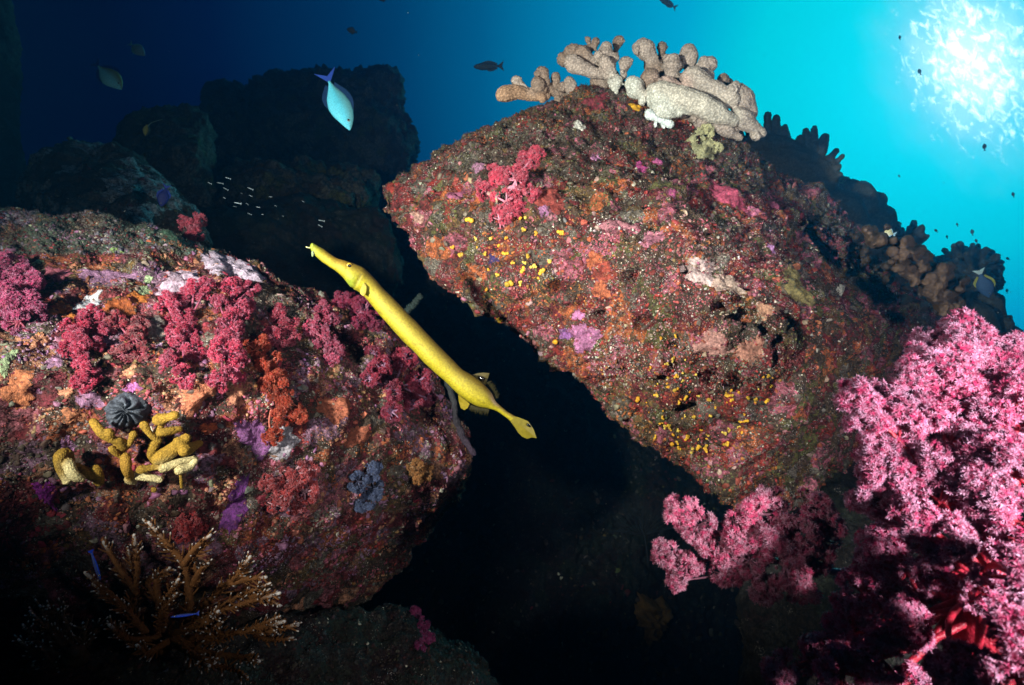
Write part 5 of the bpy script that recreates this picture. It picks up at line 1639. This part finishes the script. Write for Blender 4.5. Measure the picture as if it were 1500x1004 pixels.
small_fish('reef_fish', 'stout dark fish silhouette high above the far rock', (508, 43), (521, 47), 5.0, OVAL, DKF)
small_fish('reef_fish', 'dark fish silhouette touching the top frame edge above the pale corals', (966, -1), (987, 10), 5.2, PAR, DKF)
small_fish('reef_fish', 'dark fish sliver at the top frame edge right of the stout silhouette', (552, -3), (566, -2), 5.2, OVAL, DKF)
small_fish('reef_fish', 'small dark fish just above the left shoulder of the tilted rock', (753, 178), (761, 181), 3.2, OVAL, DKF)
small_fish('reef_fish', 'faint dark fish beside the one above the rock shoulder', (774, 170), (786, 175), 5.0, OVAL, DKF)
small_fish('butterflyfish', 'pale yellow white fish with dark eye band over the stubby brown coral', (1295, 340), (1308, 343), 2.15, [(a, b * 1.4, c * 1.4) for a, b, c in OVAL], (0.70, 0.62, 0.36), (0.62, 0.54, 0.26), (0.76, 0.72, 0.55), tailcol=(0.55, 0.75, 0.85), fork=0.3, tailspan=1.6)
small_fish('surgeonfish', 'dark blue oval fish with yellow back fin before the round bushy coral', (1449, 436), (1436, 402), 2.8, [(a, b * 0.95, c * 0.95) for a, b, c in OVAL], (0.03, 0.06, 0.14), (0.03, 0.05, 0.12), (0.04, 0.07, 0.15), tailcol=(0.7, 0.75, 0.72), finc=(0.50, 0.44, 0.04), fork=0.3, flip=False)
small_fish('cleaner_wrasse', 'thin electric blue wrasse hovering upright left of the brown branching coral', (147, 850), (134, 810), 0.98, SLIM, (0.01, 0.03, 0.10), (0.015, 0.06, 0.55), (0.01, 0.02, 0.12), tailcol=(0.01, 0.05, 0.5), fork=0.1, width=0.6, tailspan=.45, fins=False)
small_fish('cleaner_wrasse', 'thin electric blue wrasse lying level over the brown branching coral', (250, 904), (288, 899), 0.94, SLIM, (0.015, 0.04, 0.35), (0.01, 0.02, 0.06), (0.015, 0.06, 0.55), tailcol=(0.01, 0.05, 0.5), fork=0.1, width=0.6, tailspan=.45, fins=False)
small_fish('surgeonfish', 'dim deep blue fish at the edge of the pale blotched dome', (236, 303), (243, 276), 2.25, [(a, b * .9, c * .9) for a, b, c in OVAL], (0.01, 0.015, 0.12), tailcol=(0.02, 0.05, 0.4))

# far specks of fish on the right and a glassy school in the dark: one mesh each kind, copied
def fish_mesh(nm, prof, col, width=0.4):
    pr = np.array(prof, float)
    t = np.linspace(0, 1, 12)
    u_, d_ = np.interp(t, pr[:, 0], pr[:, 1]), np.interp(t, pr[:, 0], pr[:, 2])
    Cn = np.stack([t - 0.5, 0 * t, (u_ - d_) / 2], 1)
    Hh = (u_ + d_) / 2
    V, T, Q, A = loft_body(Cn, Hh, Hh * width, np.tile([0, 0, 1.0], (12, 1)), np.tile([0, 1.0, 0], (12, 1)), 10)
    b = Bag(); b.add(V, T, Q, col)
    b.add(*plate([[.48, 0, .04], [.72, 0, .2], [.64, 0, 0], [.72, 0, -.2], [.48, 0, -.04]], .01, np.array([0, 1.0, 0])), C=col)
    return mesh_np(nm, np.vstack(b.V), [np.vstack(b.T), np.vstack(b.Q)], M['skin'], np.vstack(b.C))


def put(me, nm, px, py, d, lpx, ang, label, cat, group):
    o = bpy.data.objects.new(nm, me)
    COL.objects.link(o)
    c = at(px, py, d)
    x = at(px + math.cos(ang) * 10, py + math.sin(ang) * 10, d) - c; x /= np.linalg.norm(x)
    v = c / np.linalg.norm(c)
    y = v - x * v.dot(x); y /= np.linalg.norm(y)
    z = np.cross(x, y)
    Rm = Matrix(np.stack([x, y, z], 1).tolist()).to_4x4()
    o.matrix_world = Matrix.Translation(Vector(c)) @ Rm @ Matrix.Scale(lpx * d / FPX, 4)
    tag(o, label, cat, group)


FM = fish_mesh('reef_fish', OVAL, DKF)
for (x, y, l, a) in [(1318, 55, 6, 1.4), (1347, 105, 8, 1.2), (1442, 215, 9, 1.5), (1484, 285, 7, 1.3), (1192, 294, 6, 0.5), (1317, 258, 4, 1), (1402, 329, 5, 1.2), (1424, 340, 8, 1.4), (1387, 347, 5, 1.3),
                     (1371, 338, 6, .8), (1430, 353, 6, 1.2), (1468, 399, 6, 1.3), (1475, 426, 6, 1.5), (1476, 379, 6, .6), (1364, 392, 9, 1.5)]:
    put(FM, 'tiny_fish', x, y, 3.6, l, a, 'speck sized dark fish in the cyan water beside the reef slope', 'fish', 'speck sized fish over the slope')
FG = fish_mesh('glassy_fish', [(a, b * 1.2, c * 1.2) for a, b, c in SLIM], (0.22, 0.26, 0.28), 0.45)
for (x, y, l) in [(920, 805, 18), (965, 805, 28), (1000, 783, 22), (990, 830, 26), (1098, 829, 30), (1100, 861, 16), (1042, 893, 28), (1030, 908, 16), (1085, 896, 14), (1132, 911, 20), (1095, 940, 22), (1187, 866, 16), (1410, 970, 28), (1405, 992, 20), (1152, 943, 12),
                  (1242, 950, 12), (985, 870, 14), (1330, 885, 12), (1210, 905, 12), (1060, 850, 10)]:
    put(FG, 'glassy_fish', x / 3, y / 3, 1.95 + rng.uniform(-.15, .5), l / 3 * rng.uniform(0.6, 1.0), 0.35 + rng.uniform(-.35, .3), 'tiny silvery streak of a fish in the school over the dark gap', 'fish', 'silvery school in the dark gap')

# drifting particles in the water
pb_ = Bag()
nd = 190
tv3, tt3, tq3 = sphere_tpl(6, 4)
pp = np.array([at(rng.uniform(-100, 1600), rng.uniform(-60, 1060), rng.uniform(0.45, 3.2)) for _ in range(nd)])
for rk in ROCKS.values():      # none inside a rock
    keep = []
    for q in pp:
        loc, nn, _, dd3 = rk.bvh.find_nearest(Vector(q))
        keep.append(loc is None or (Vector(q) - loc).dot(nn) > 0.003)
    pp = pp[np.array(keep)]
nd = len(pp)
pb_.scatter(tv3, tt3, tq3, pp, frames(ball(nd)), (rng.uniform(0.0002, 0.0006, (nd, 1)) * np.array([[1, 1, 1.0]])) * np.linalg.norm(pp, axis=1)[:, None] ** 0.7, np.tile((0.25, 0.27, 0.27), (nd, 1)))
tag(pb_.build('floating_dust', M['growth']), 'pale specks drifting in the water', None, kind='stuff')

# ------------------------------------------------------------------ water haze
hm = bpy.data.materials.new('sea water')
hm.use_nodes = True
hn, hl = hm.node_tree.nodes, hm.node_tree.links
hn.remove(hn['Principled BSDF'])
pv = hn.new('ShaderNodeVolumePrincipled')
pv.inputs['Color'].default_value = (0.02, 0.18, 0.38, 1)
pv.inputs['Absorption Color'].default_value = (0.0, 0.35, 0.55, 1)
pv.inputs['Density'].default_value = HAZE
pv.inputs['Anisotropy'].default_value = 0.78
hl.new(pv.outputs[0], hn['Material Output'].inputs['Volume'])
x0, x1, y0, y1, z0, z1 = -12, 12, -3, 16, -2.4, 6.5
bV = [(x, y, z) for z in (z0, z1) for y in (y0, y1) for x in (x0, x1)]
bQ = np.array([[0, 2, 3, 1], [4, 5, 7, 6], [0, 1, 5, 4], [2, 6, 7, 3], [0, 4, 6, 2], [1, 3, 7, 5]])
tag(part('haze', bV, [bQ], hm, smooth=False), 'blue sea water haze all round', None, kind='stuff')
